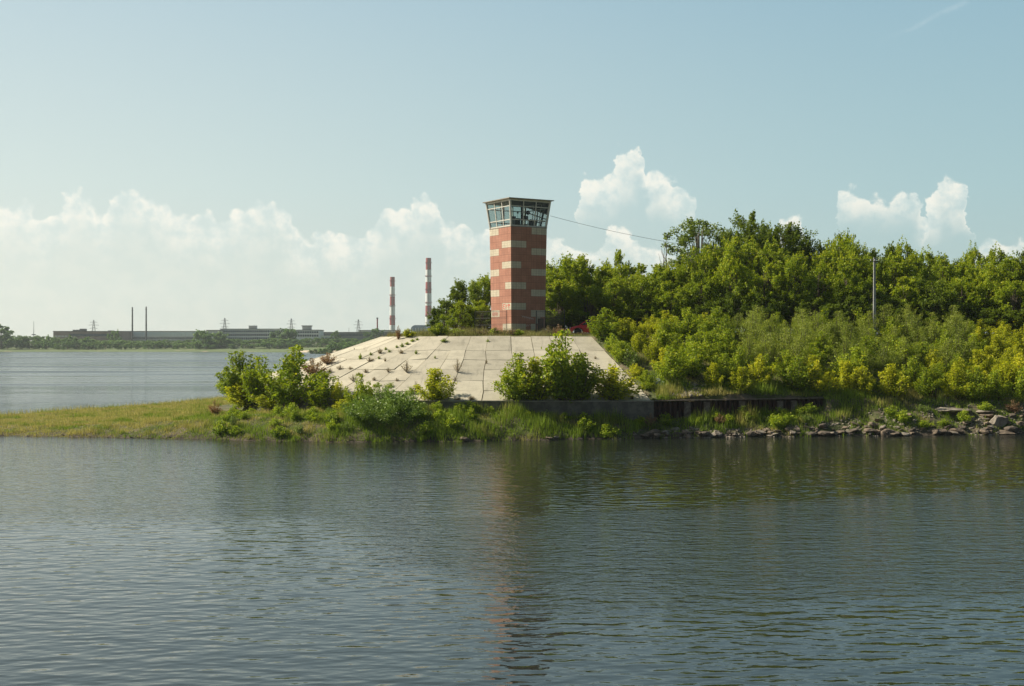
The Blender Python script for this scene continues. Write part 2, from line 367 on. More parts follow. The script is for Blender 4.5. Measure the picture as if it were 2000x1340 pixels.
def streak_(g, pos): return g.noise(g.scale(pos, (.006, .045, 0)), 1.0, 4, .6)
def f_water(g, p, o, pos, tco):
    sx = g.n('ShaderNodeSeparateXYZ', ins={0: pos}); X, Y = sx.outputs[0], sx.outputs[1]
    big = g.m('SUBTRACT', g.noise(g.scale(pos, (.05, .12, 0)), 1.0, 3, .55), .5)
    far = g.ss(Y, 95, 125)
    # wind patches: a calm band under the far bank at the right, ripples in the middle, smooth waves near the boat
    ds = g.m('ADD', g.m('SUBTRACT', Y, g.m('ADD', 49, g.m('MULTIPLY', X, .42))), g.m('MULTIPLY', big, 9))
    bandA = g.m('MULTIPLY', g.m('MULTIPLY', g.ss(ds, -1, 1.5), g.ss(ds, 14, 26, 1, .35)), g.ss(X, -9, 7))
    thr = g.m('ADD', 33, g.m('MULTIPLY', g.ss(X, 2, -10), 15))
    bandB = g.ss(g.m('ADD', g.m('SUBTRACT', Y, thr), g.m('MULTIPLY', big, 12)), 3, -3)
    rip = g.m('MAXIMUM', g.m('SUBTRACT', 1, g.m('MAXIMUM', bandA, bandB)), far)
    def wave(ang, fx_, fy_, det, w=0.):
        m_ = g.n('ShaderNodeMapping', ins={'Vector': pos, 'Rotation': (0, 0, R(ang)), 'Location': (w, w * 2, 0)})
        return g.noise(g.scale(m_.outputs[0], (fx_, fy_, 0)), 1.0, det, .45)
    h = g.m('MULTIPLY', wave(9, .95, 2.1, 1.2), .040)
    h = g.m('ADD', h, g.m('MULTIPLY', wave(-14, 1.1, 2.5, 1.0, 7), .032))
    h = g.m('ADD', h, g.m('MULTIPLY', wave(3, .25, .55, 1, 3), .035))
    h = g.m('ADD', h, g.m('MULTIPLY', wave(-5, 2.4, 4.4, 2, 5), g.m('ADD', .011, g.m('MULTIPLY', rip, .021))))
    h = g.m('ADD', h, g.m('MULTIPLY', wave(6, 6, 10, 2, 9), g.m('ADD', .0022, g.m('MULTIPLY', rip, .016))))
    h = g.m('ADD', h, g.m('MULTIPLY', g.m('MULTIPLY', far, wave(4, .16, .7, 3)), g.m('ADD', .2, g.m('MULTIPLY', g.ss(streak_(g, pos), .35, .65), .35))))
    g.set(p.inputs['Base Color'], (.015, .019, .014))
    streak = g.noise(g.scale(pos, (.006, .045, 0)), 1.0, 4, .6)
    g.set(p.inputs['Roughness'], g.m('ADD', .03, g.m('MULTIPLY', g.ss(Y, 98, 260), g.m('MULTIPLY', g.ss(streak, .35, .65), .30)))); g.set(p.inputs['IOR'], 1.42)
    g.set(p.inputs['Normal'], g.n('ShaderNodeBump', ins={'Strength': 1, 'Distance': 1, 'Height': h}))
M['water'] = mat('river_water', fn=f_water)

# ------------------------------------------------------------------ terrain functions
LAND = np.array([(-90, 101), (-50, 95.5), (-38.5, 92.3), (-26.5, 90.3), (-13, 86.8), (-3.6, 87.4), (10, 90.6), (25, 92.6), (39.3, 94.4), (60, 96), (120, 100), (500, 110),
                 (500, 760), (200, 640), (0, 450), (-18, 300), (-22, 200), (-28, 175), (-33, 160), (-35.6, 150), (-39.8, 134), (-45, 126), (-48.5, 116), (-90, 110)], float)
AC = (-3.0, 117.5); AR = 9.5
arc = [(AC[0] - AR * sin(R(t)), AC[1] - AR * cos(R(t))) for t in range(0, 151, 6)]
PLAT = np.array([(14, 108)] + arc + [(-7, 200), (-5, 430), (200, 600), (480, 700), (480, 124), (60, 118), (30, 113), (18, 109.6)], float)
def sdist(poly, x, y):
    x = np.asarray(x, float); y = np.asarray(y, float)
    d = np.full(x.shape, 1e9); ins = np.zeros(x.shape, bool); n = len(poly)
    for i in range(n):
        ax, ay = poly[i]; bx, by = poly[(i + 1) % n]
        ex, ey = bx - ax, by - ay
        t = np.clip(((x - ax) * ex + (y - ay) * ey) / (ex * ex + ey * ey), 0, 1)
        d = np.minimum(d, (x - ax - t * ex) ** 2 + (y - ay - t * ey) ** 2)
        if ay != by:
            c = ((ay > y) != (by > y)) & (x < (bx - ax) * (y - ay) / (by - ay) + ax); ins ^= c
    return np.where(ins, 1, -1) * np.sqrt(d)
def wob(x, y):
    return (np.sin(x * .9 + 1.3 * np.sin(y * .7)) + np.sin(x * 2.3 + y * 1.7 + 2) * .6 + np.sin(x * 4.7 - y * 3.1) * .35) / 2
WA, WB = (10.7, 93.0), (24.3, 96.5)     # the sheet-pile wall
def ground_z(x, y, rough=True):
    x = np.asarray(x, float); y = np.asarray(y, float)
    d = sdist(LAND, x, y) + .45 * wob(x, y)
    f = np.interp(d, [-30, -6, 0, .5, 2.2, 4.2, 12, 40], [-6, -1.5, -.06, .34, 1.2, 1.9, 2.05, 2.1])
    k = np.interp(x, [-48, -35, -20, -8, 20, 34], [.14, .26, .68, 1, 1, 1.25])
    f = np.where(f > 0, f * k, f)
    q = -sdist(PLAT, x, y)
    fall = np.interp(x, [24.2, 28], [3.0, .58])
    h = np.where(q > 0, 7.6 - q / 3, 7.6 + np.minimum(-q * .03, .3))
    th = np.degrees(np.arctan2(AC[0] - x, AC[1] - y)); D = np.where((x < AC[0]) & (y < 135), np.interp(th, [48, 75], [15, 11.8]), 15)
    h = np.where(q > D + .05, 7.6 - D / 3 - .02 - (q - D - .05) * fall, h)
    yw = np.where(x < WA[0], 93.0, WA[1] + (x - WA[0]) / (WB[0] - WA[0]) * (WB[1] - WA[1]))
    h = np.where((x > -7) & (x < 24.4) & (y < yw + .05), -9, h)
    ap = (q > -.6) & (q < D + .4) & (x < 7.0 + (108 - y) / 15 * 3.6) & (y < 127)
    h = np.where(ap, h - .3, h)
    z = np.maximum(f, h)
    if rough: z = z + np.where(ap, 0, .05 * wob(x * 1.7, y * 1.7) + .03 * np.sin(x * 7) * np.sin(y * 6.1))
    return z
def gz(x, y): return float(ground_z(np.array([x]), np.array([y]))[0])
def surf_z(x, y):                        # the walking surface: slabs where there are slabs
    q = -float(sdist(PLAT, np.array([x]), np.array([y]))[0])
    if 0 < q < 15 and x < 7 + (108 - y) / 15 * 3.6 and y < 126: return 7.6 - q / 3
    return gz(x, y)
def hit(px, py, y0=84., y1=190.):        # where a sight line through the photo meets the land
    ys = np.arange(y0, y1, .1); xs = (px - 1000) / F * ys; zs = HC + (HZ - py) / F * ys
    gzv = ground_z(xs, ys, False)
    q = -sdist(PLAT, xs, ys); ap = (q > 0) & (q < 15) & (xs < 7 + (108 - ys) / 15 * 3.6)
    gzv = np.where(ap, 7.6 - q / 3, gzv)
    i = np.argmax(zs <= gzv)
    if zs[i] > gzv[i]: i = int(np.argmin(np.abs(ys - 110)))
    return float(xs[i]), float(ys[i]), float(max(gzv[i], -.02))

def grid_obj(name, xs, ys, zf, m, kind='structure'):
    Xg, Yg = np.meshgrid(xs, ys); Zg = zf(Xg, Yg)
    V = np.stack([Xg, Yg, Zg], -1).reshape(-1, 3)
    nx, ny = len(xs), len(ys); i = np.arange((ny - 1) * nx).reshape(ny - 1, nx)[:, :-1].ravel()
    me = np_mesh(name, V, np.stack([i, i + 1, i + nx + 1, i + nx], 1), m, smooth=True)
    return tag(link(name, me), kind=kind)
grid_obj('ground', np.concatenate([np.arange(-90, -52, 2), np.arange(-52, 56, .35), np.arange(56, 120, 4), np.arange(120, 520, 40)]),
         np.concatenate([np.arange(80, 128, .35), np.arange(128, 180, 1.5), np.arange(180, 780, 20)]), ground_z, M['ground'])
wb = MB(); wb.add([(-3400, -300, 0), (3400, -300, 0), (3400, 3400, 0), (-3400, 3400, 0)], [(0, 1, 2, 3)])
tag(wb.build('water', M['water']), kind='structure')
FAR = np.array([(-3400, 1050), (-700, 1010), (-420, 985), (-300, 980), (-215, 965), (-190, 930), (-165, 925), (-140, 905), (-118, 830), (-95, 770), (-60, 760), (50, 790), (500, 900), (3400, 1500), (3400, 3400), (-3400, 3400)], float)
def far_z(x, y):
    d = sdist(FAR, x, y) + 4 * np.sin(x * .04) + 2 * np.sin(x * .13)
    return np.interp(d, [-60, 0, 10, 60, 120, 200, 3000], [-6, -.1, .9, 2.0, 6.5, 9.0, 10])
grid_obj('far_shore', np.concatenate([np.arange(-3400, -700, 150), np.arange(-700, 100, 6), np.arange(100, 3400, 150)]),
         np.concatenate([np.arange(720, 1250, 6), np.arange(1250, 3400, 120)]), far_z, M['far_ground'])

# ------------------------------------------------------------------ concrete apron of slabs
def mer(th):
    D = float(np.interp(th, [48, 75], [15, 11.8]))
    return ((AC[0] - AR * sin(R(th)), AC[1] - AR * cos(R(th))), (AC[0] - (AR + D) * sin(R(th)), AC[1] - (AR + D) * cos(R(th))), D / 15)
MER = [mer(t) for t in np.arange(146, 9, -6.2)]
MER += [((-3.6, 108), (-4.85, 93)), ((-2.16, 108), (-2.25, 93)), ((-.13, 108), (.4, 93)), ((1.67, 108), (2.3, 93)), ((3.24, 108), (4.75, 93)), ((5.2, 108), (7.3, 93)), ((7.0, 108), (10.6, 93))]
ROWS = [0, .247, .394, .554, .715, .865, 1]
def apt(m, t, dz=0):
    (a, b), (c, d) = m[:2]; k = m[2] if len(m) > 2 else 1; return Vector((a + (c - a) * t, b + (d - b) * t, 7.6 - 5 * t * k + dz))
ap = MB(); av = []
JR = random.Random(21)
JIT = {(i, j): (JR.uniform(-.065, .065) if 0 < i < len(MER) - 1 else 0, JR.uniform(-.013, .013) if 0 < j < len(ROWS) - 1 else 0) for i in range(len(MER)) for j in range(len(ROWS))}
def apj(i, j):
    a_, b_ = JIT[i, j]; t_ = ROWS[j] + b_; p_ = apt(MER[i], t_); k_ = i + 1 if i + 1 < len(MER) else i - 1
    e_ = (apt(MER[k_], t_) - p_).normalized(); return p_ + e_ * a_
for i in range(len(MER) - 1):
    for j in range(len(ROWS) - 1):
        a, b = MER[i], MER[i + 1]; t0, t1 = ROWS[j], ROWS[j + 1]
        P4 = [apj(i, j), apj(i + 1, j), apj(i + 1, j + 1), apj(i, j + 1)]
        c = sum(P4, Vector()) / 4; gp = .024 if random.random() < .7 else .045
        tilt = [random.uniform(-.018, .018) for _ in range(4)]; dz = random.uniform(-.02, .02)
        q = []
        for k, p_ in enumerate(P4):
            w = (c - p_); w = w * (gp * 1.4 / w.length); q.append(p_ + w + Vector((0, 0, dz + tilt[k])))
        ap.add(q + [p_ + Vector((0, 0, -.16)) for p_ in q], [(3, 2, 1, 0), (0, 1, 5, 4), (1, 2, 6, 5), (2, 3, 7, 6), (3, 0, 4, 7)])
        av += [random.random()] * 5
root = empty('concrete_apron', (0, 100, 2.6), label='broad sloping apron of pale concrete slabs fanning around the knoll under the tower', cat='embankment')
sl_o = ap.build('slab_paving', M['slab'], root); sl_o.matrix_parent_inverse = Matrix.Translation((0, -100, -2.6))
a_ = sl_o.data.attributes.new('v', 'FLOAT', 'FACE'); a_.data.foreach_set('value', av)
jb = MB()
for i in range(len(MER) - 1):
    for j in range(6):
        t0, t1 = j / 6, (j + 1) / 6
        jb.add([apt(MER[i], t0, -.07), apt(MER[i + 1], t0, -.07), apt(MER[i + 1], t1, -.07), apt(MER[i], t1, -.07)], [(3, 2, 1, 0)])
jo = jb.build('joint_bed', M['joint'], root); jo.matrix_parent_inverse = Matrix.Translation((0, -100, -2.6))

# retaining wall along the foot
wp = [(10.68, 93.0)] + [(x, 93.0) for x in np.arange(9, -3.1, -1.5)] + [mer(t)[1] for t in (0, 5, 10, 15, 20, 26, 32, 38, 44)]
rw = MB(); cp = MB()
def outn(p):
    if p[0] > AC[0]: return Vector((0, -1, 0))
    v = Vector((p[0] - AC[0], p[1] - AC[1], 0)); return v.normalized()
for a, b in zip(wp[:-1], wp[1:]):
    na, nb = outn(a), outn(b); A = Vector((*a, 0)); B = Vector((*b, 0))
    for mb, o1, z0, z1 in ((rw, .36, .3, 2.56), (cp, .42, 2.562, 2.66)):
        i0, i1 = A + na * .03, B + nb * .03; e0, e1 = A + na * o1, B + nb * o1
        vs = [Vector((p.x, p.y, z)) for z in (z0, z1) for p in (i0, i1, e1, e0)]
        mb.add(vs, [(0, 3, 2, 1)[::-1], (4, 5, 6, 7), (0, 1, 5, 4), (1, 2, 6, 5), (2, 3, 7, 6), (3, 0, 4, 7)])
t = empty('retaining_wall', (2, 92.8, 1), label='low grey concrete retaining wall along the foot of the slab slope, shaded face', cat='wall')
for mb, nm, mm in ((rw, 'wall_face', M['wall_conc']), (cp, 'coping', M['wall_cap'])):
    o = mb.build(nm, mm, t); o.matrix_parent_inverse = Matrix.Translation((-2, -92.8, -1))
# sheet-pile wall
t = empty('sheet_pile_wall', (17, 94.6, 1.2), label='rusty dark steel sheet pile wall in bank right of the concrete wall', cat='wall')
sp = MB(); n = 34; prof = []
for i in range(n * 4 + 1):
    u = i / (n * 4); ph = i % 4; off = -.05 if ph in (0, 1) else .17
    x = WA[0] + .02 + (WB[0] - WA[0]) * u; y = WA[1] + (WB[1] - WA[1]) * u - .22 + off; prof.append((x, y))
for a, b in zip(prof[:-1], prof[1:]):
    sp.add([(a[0], a[1], .4), (b[0], b[1], .4), (b[0], b[1], 2.5 + .1 * a[0] / 24), (a[0], a[1], 2.5 + .1 * a[0] / 24)], [(0, 1, 2, 3)])
o = sp.build('pile_sheet', M['rust'], t); o.matrix_parent_inverse = Matrix.Translation((-17, -94.6, -1.2))
ang = atan2(WB[1] - WA[1], WB[0] - WA[0]); Lw = hypot(WB[0] - WA[0], WB[1] - WA[1])
cb = MB(); cb.box((Lw / 2, -.1, .06), (Lw, .46, .07))
o = cb.build('capping_beam', M['rust_pale'], t); o.matrix_parent_inverse = Matrix.Translation((-17, -94.6, -1.2)); o.location = (WA[0] + .02, WA[1], 2.57); o.rotation_euler = (0, R(-.25), ang)
for k in (2.7, 4.3, 7.2, 10.4, 11.6):
    b = MB(); b.box((0, 0, 0), (.5, .12, 1.7)); u = k / Lw
    o = b.build('steel_plate', M['rust_pale'], t); o.matrix_parent_inverse = Matrix.Translation((-17, -94.6, -1.2))
    o.location = (WA[0] + (WB[0] - WA[0]) * u, WA[1] + (WB[1] - WA[1]) * u - .36, 1.67); o.rotation_euler = (0, 0, ang)

# ------------------------------------------------------------------ control tower
TC = (.58, 117.7); TZ = 7.72; TH = 10.2; TROT = R(31)
tw = empty('control_tower', (TC[0], TC[1], TZ), TROT, label='square red and cream tiled control tower with glazed flared cabin on top', cat='tower')
hs = lambda z: 1.86 + (2.0 - 1.86) * z / TH
sh = MB()
sh.add([(sx * (hs(z) - .03), sy * (hs(z) - .03), z) for z in (-.4, TH) for sx, sy in ((-1, -1), (1, -1), (1, 1), (-1, 1))], [(3, 2, 1, 0), (4, 5, 6, 7), (0, 1, 5, 4), (1, 2, 6, 5), (2, 3, 7, 6), (3, 0, 4, 7)])
sh.build('core_wall', M['grout'], tw)
NR, NCOL = 16, 7; RH = TH / 15.7
FR = [Matrix.Rotation(a, 3, 'Z') for a in (0, pi / 2, pi, -pi / 2)]   # face 0 looks to local -Y, others turn from it
LIGHT_R = {0: (4, 5, 6), 2: (0, 1, 2), 3: (4, 5, 6), 5: (0, 1), 6: (4, 5, 6), 8: (0, 1, 2), 9: (4, 5, 6), 11: (0, 1, 2), 12: (4, 5, 6), 13: (5,), 14: (0, 1, 2, 4)}
LIGHT_L = {0: (0, 1, 2), 2: (4, 5, 6), 3: (0, 1, 2), 5: (4, 5, 6), 6: (0, 1, 2), 8: (5, 6), 9: (0, 1, 2), 11: (4, 5, 6), 12: (0, 1, 2), 14: (4, 5, 6)}
for fi, (rot, nm) in enumerate(zip(FR, ('shaded', 'rear right', 'rear', 'sunlit'))):
    tb = MB(); vv = []
    lm = LIGHT_L if fi == 3 else LIGHT_R
    for r in range(NR):
        z1 = TH - r * RH; z0 = max(z1 - RH, -.2)
        for c in range(NCOL):
            # each cladding panel is laid as a 2 x 3 field of tiles with fine joints
            for su in range(2):
                for sv in range(3):
                    u0 = -1 + 2 * (c + su / 2) / NCOL; u1 = -1 + 2 * (c + (su + 1) / 2) / NCOL
                    za = z0 + (z1 - z0) * sv / 3; zb = z0 + (z1 - z0) * (sv + 1) / 3
                    gl = .012 if su == 0 else .004; gr = .004 if su == 0 else .012
                    gb = .012 if sv == 0 else .004; gt = .004 if sv < 2 else .012
                    vs = []
                    for (uu, zz, sg) in ((u0, za + gb, gl), (u1, za + gb, -gr), (u1, zb - gt, -gr), (u0, zb - gt, gl)):
                        h = hs(zz); vs.append(rot @ Vector((uu * h + sg, -h, zz)))
                    tb.add(vs, [(0, 1, 2, 3)], 1 if c in lm.get(r, ()) else 0); vv.append(random.random() * .5 + ((r * 7 + c * 13 + fi * 5) % 11) / 22)
    o = tb.build('tiled_wall', [M['tile_red'], M['tile_tan']], tw)
    o['label'] = {'shaded': 'shaded tiled face turned right', 'sunlit': 'sunlit narrow looking tiled face', 'rear': 'rear tiled face', 'rear right': 'rear right tiled face'}[nm]
    a_ = o.data.attributes.new('v', 'FLOAT', 'FACE'); a_.data.foreach_set('value', vv)
# graffiti, as thin paint strokes on the tiles
def strokes(face, lines, m, w=.022, label=None):
    b = MB(); rot = FR[face]
    for ln in lines:
        for (u0, z0), (u1, z1) in zip(ln[:-1], ln[1:]):
            d = Vector((u1 - u0, z1 - z0)); d = d / (d.length + 1e-6); nx, nz = -d.y * w, d.x * w
            q = [(u0 - nx - d.x * w * .5, z0 - nz), (u1 - nx, z1 - nz), (u1 + nx, z1 + nz), (u0 + nx, z0 + nz)]
            k = len(b.v)
            b.add([rot @ Vector((u, -(hs(z) + .006 + .0006 * (k // 4 % 7)), z)) for u, z in q], [(0, 1, 2, 3)])
    o = b.build('graffiti', m, tw); o['label'] = label; return o
zr = TH - 11.5 * RH
strokes(3, [[(.75, zr + .2), (.45, zr + .2), (.42, zr - .2), (.75, zr - .22)], [(.42, zr), (.7, zr)], [(.95, zr + .22), (.95, zr - .24)], [(.95, zr + .02), (1.15, zr + .05)],
            [(1.25, zr + .12), (1.45, zr + .2), (1.68, zr + .12), (1.45, zr + .02), (1.25, zr + .12)], [(1.45, zr + .02), (1.48, zr - .25)]], M['graf_red'], .035, 'red graffiti letters on a cream panel')
rr = random.Random(3); ln = []
for k in range(9):
    u, z = -1.65 + k * .125, TH - 12.5 * RH + rr.uniform(-.05, .05)
    ln.append([(u, z + .18), (u + .09, z + .05), (u - .02, z - .06), (u + .08, z - .2)])
    ln.append([(u + .02, z + rr.uniform(0, .2)), (u + .12, z + rr.uniform(-.2, 0))])
strokes(3, ln, M['graf_pink'], .018, 'dense faded red scribble on a low cream panel')
ln = []
for k in range(7):
    u = -.75 + k * .19; z = TH - 12.95 * RH - k * .035
    ln.append([(u, z + .1), (u + .08, z - .03), (u + .15, z + .04), (u + .12, z - .12)])
strokes(0, ln, M['graf_white'], .016, 'white scribbled tag on shaded red tiles')
ln = [[(-.7 + k * .2, TH - 14.2 * RH + rr.uniform(-.1, .1)), (-.62 + k * .2, TH - 14.4 * RH + rr.uniform(-.1, .1)), (-.55 + k * .2, TH - 14.15 * RH)] for k in range(5)]
strokes(0, ln, M['graf_white'], .014, 'faint white marks near the foot of shaded face')
# dark metal door at the foot of the shaded face
d = MB(); d.box((1.35, -(hs(.9) + .03), .75), (.62, .06, 1.7)); dr = d.build('door', M['rust'], tw)
h = MB(); h.box((1.12, -(hs(.9) + .085), .8), (.04, .05, .14)); h.build('handle', M['steel_dark'], dr)

# cabin
bz, tz = TH + .06, TH + 2.52; bh, th_ = 1.93, 2.22
f = MB(); f.box((0, 0, TH + .03), (4.06, 4.06, .06)); f.build('cabin_floor', M['roof_edge'], tw)
ch = lambda z: bh + (th_ - bh) * (z - bz) / (tz - bz)
for fi in range(4):
    rot = FR[fi]; b = MB(); gl = MB()
    def pt(u, z, o=0): h = ch(z); return rot @ Vector((u * h, -(h + o), z))
    def member(u0, z0, u1, z1, w, dep=.07, o=0):
        A_, B_ = pt(u0, z0, o), pt(u1, z1, o); t_ = (B_ - A_).normalized()
        nrm = (rot @ Vector((0, -1, -(th_ - bh) / (tz - bz)))).normalized() * 1.0
        s_ = t_.cross(nrm).normalized() * w / 2; n_ = nrm * dep / 2
        vs = [P_ + sx * s_ + sy * n_ for P_ in (A_, B_) for sx, sy in ((-1, -1), (1, -1), (1, 1), (-1, 1))]
        b.add(vs, [(3, 2, 1, 0), (4, 5, 6, 7), (0, 1, 5, 4), (1, 2, 6, 5), (2, 3, 7, 6), (3, 0, 4, 7)])
    for u in (-.33, .31): member(u, bz, u, tz, .085, .08)
    for k, w in ((.0, .13), (.25, .08), (.76, .08), (1., .14)):
        z = bz + (tz - bz) * k; member(-.985, z + (.05 if k == 0 else -.05 if k == 1 else 0), .985, z + (.05 if k == 0 else -.05 if k == 1 else 0), w, .065)
    wo = b.build('window_frame', M['white_frame'], tw)
    gl.add([pt(-.98, bz + .05, -.02), pt(.98, bz + .05, -.02), pt(.98, tz - .05, -.02), pt(-.98, tz - .05, -.02)], [(0, 1, 2, 3)])
    gl.build('pane', M['glass'], wo)
for sx, sy in ((-1, -1), (1, -1), (1, 1), (-1, 1)):
    b = MB(); b.tube([(sx * bh, sy * bh, bz), (sx * th_, sy * th_, tz)], .11, 8); b.build('corner_post', M['white_frame'], tw)
b = MB(); hr = 2.5
b.add([(sx * hr_, sy * hr_, z) for hr_, z in ((hr - .25, tz + .0), (hr, tz + .06), (hr, tz + .13), (hr - .9, tz + .22)) for sx, sy in ((-1, -1), (1, -1), (1, 1), (-1, 1))],
      [(3, 2, 1, 0)] + [(4 * k + i, 4 * k + (i + 1) % 4, 4 * k + 4 + (i + 1) % 4, 4 * k + 4 + i) for k in range(3) for i in range(4)] + [(12, 13, 14, 15)])
ro = b.build('roof', M['roof_edge'], tw)
b = MB(); b.box((.25, .1, tz + .27), (.8, .8, .12)); b.build('roof_hatch', M['dark_int'], ro)
b = MB(); b.box((0, 0, tz - .03), (4.2, 4.2, .05)); b.build('ceiling', M['dark_int'], tw)
for p_, r_ in (((.9, .8), .1), ((-1.0, 1.0), .08)):
    b = MB(); b.tube([(*p_, bz), (*p_, tz - .05)], r_, 8); b.build('inner_column', M['grey_int'], tw)
Mtw = Matrix.Translation((TC[0], TC[1], TZ)) @ Matrix.Rotation(TROT, 4, 'Z')
def inside(name, loc, label, cat, group=None):
    p = Mtw @ Vector(loc); return empty(name, p, TROT, label, cat, group)
t = inside('control_desk', (0, -1.1, bz), 'dark control desk behind the shaded windows of the tower cabin', 'desk')
b = MB(); b.box((0, 0, .72), (2.4, .6, .06)); b.build('desk_top', M['dark_int'], t)
b = MB(); b.box((-.9, 0, .345), (.5, .5, .69)); b.build('drawer_unit', M['grey_int'], t)
b = MB(); b.box((.9, 0, .345), (.5, .5, .69)); b.build('drawer_unit', M['grey_int'], t)
b = MB(); b.box((.1, .1, .93), (.7, .2, .36)); b.build('instrument_panel', M['black'], t)
t = inside('swivel_chair', (-.55, -.35, bz), 'dark swivel chair inside the tower cabin', 'chair')
b = MB(); b.box((0, 0, .48), (.5, .5, .1)); bevel(b.build('seat', M['black'], t))
b = MB(); b.box((0, .24, .85), (.46, .08, .55)); bevel(b.build('backrest', M['black'], t))
b = MB(); b.tube([(0, 0, .43), (0, 0, .08)], .035, 8)
for k in range(5): b.box((.15 * cos(k * 1.257), .15 * sin(k * 1.257), .06), (.06, .06, .05)); b.tube([(0, 0, .08), (.3 * cos(k * 1.257), .3 * sin(k * 1.257), .04)], .02, 5)
b.build('swivel_base', M['steel_dark'], t)
def ring_lamp(loc, label, r=.17):
    t = inside('round_searchlight', loc, label, 'searchlight', 'searchlights in the tower cabin')
    b = MB(); b.lathe([(r * .5, .18), (r * .9, .1), (r, 0), (r, -.06), (r * .82, -.06), (r * .8, -.02)], 18, axis='Y'); b.build('housing', M['black'], t)
    b = MB(); b.lathe([(r * .35, -.03), (r * .34, -.05)], 14, axis='Y'); b.build('lens', M['white_p'], t)
    b = MB(); b.tube([(0, .05, -r), (0, .05, -(loc[2] - bz))], .025, 6); b.build('stand', M['steel_dark'], t)
ring_lamp((.05, -1.72, bz + 1.35), 'black round searchlight at middle of the shaded cabin window', .2)
ring_lamp((.38, -1.68, bz + .62), 'small round searchlight low behind the middle shaded pane', .13)
ring_lamp((1.05, -1.66, bz + .62), 'small round searchlight low beside the right hand cabin corner', .13)
t = inside('standing_fan', (-.95, -1.5, bz), 'small dark device on thin stem behind the first shaded pane', 'instrument')
b = MB(); b.tube([(0, 0, .78), (0, 0, 1.25)], .015, 6); b.build('stem', M['black'], t)
b = MB(); b.lathe([(.03, 1.2), (.07, 1.27), (.07, 1.38), (.03, 1.44)], 10); b.build('head', M['black'], t)
b = MB(); b.box((0, 0, .39), (.4, .3, .78)); b.build('pedestal', M['dark_int'], t)

# ------------------------------------------------------------------ fence, wire, pole, car
FP = [(-3.45, 114.2), (-2.0, 113.0), (-.47, 112.0)], [(2.23, 111.8), (3.05, 112.8), (4.9, 114.2)]
for pts, lab in zip(FP, ('dark steel mesh fence left of and before the sunlit tower face', 'dark steel mesh fence before the shaded tower face with its door')):
    t = empty('steel_fence', (pts[0][0], pts[0][1], gz(*pts[0])), label=lab, cat='fence', group='steel fences round the tower')
    inv = Matrix.Translation((-pts[0][0], -pts[0][1], -gz(*pts[0])))
    for p in pts:
        b = MB(); zb = gz(*p); b.box((p[0], p[1], zb + 1.1), (.07, .07, 2.3)); o = b.build('post', M['steel_dark'], t); o.matrix_parent_inverse = inv
    for p, q in zip(pts[:-1], pts[1:]):
        b = MB(); z = 9.9; L = hypot(q[0] - p[0], q[1] - p[1]); nb = int(L / .11)
        for zz in (z, z - .62, z - 1.25, z - 2.0): b.tube([(p[0], p[1], zz), (q[0], q[1], zz)], .016, 5)
        for k in range(1, nb):
            u = k / nb; x, y = p[0] + (q[0] - p[0]) * u, p[1] + (q[1] - p[1]) * u; b.tube([(x, y, z - 2.1), (x, y, z)], .0065, 4)
        o = b.build('mesh_panel', M['steel_dark'], t); o.matrix_parent_inverse = inv
px_, py_ = (1708 - 1000) / F * 112.5, 112.5
t = empty('utility_pole', (px_, py_, gz(px_, py_)), label='grey concrete utility pole rising before the tree belt at the right', cat='pole')
b = MB(); zt = HC + (HZ - 503) / F * 112.5 - gz(px_, py_); b.box((0, 0, zt / 2), (.26, .24, zt), taper=.62); b.build('shaft', M['pole'], t)
b = MB(); b.box((0, -.12, zt - .35), (.9, .06, .06)); cx_ = b.build('crossarm', M['steel_dark'], t)
for k in (-.38, 0, .38):
    b = MB(); b.lathe([(.02, 0), (.045, .03), (.03, .07), (.045, .1), (.02, .14)], 8, c=(k, -.12, zt - .32)); b.build('insulator', M['white_p'], cx_)
wz0, wz1 = 7 + (670 - 421) / F * 116, gz(px_, py_) + zt - .2
wx0, wy0 = 1075 / F * 0 + 3.62, 116.3
pts = []
for k in range(41):
    u = k / 40; s = wz0 + (wz1 - wz0) * u - 4 * .98 * u * (1 - u) * 1.05
    pts.append((wx0 + (px_ - wx0) * u, wy0 + (py_ - .1 - wy0) * u, s))
b = MB(); b.tube(pts, .016, 5)
tag(b.build('overhead_cable', M['wire']), 'thin black cable sagging from tower cabin down to the utility pole', 'cable')
pts = [(px_ + (70 - px_) * k / 20, py_ - .1 + 6 * k / 20, wz1 - 1.2 * (4 * (k / 20) * (1 - k / 20)) * .7) for k in range(21)]
b = MB(); b.tube(pts, .013, 5); tag(b.build('power_line', M['wire']), 'faint wire running right from the utility pole over the trees', 'cable')

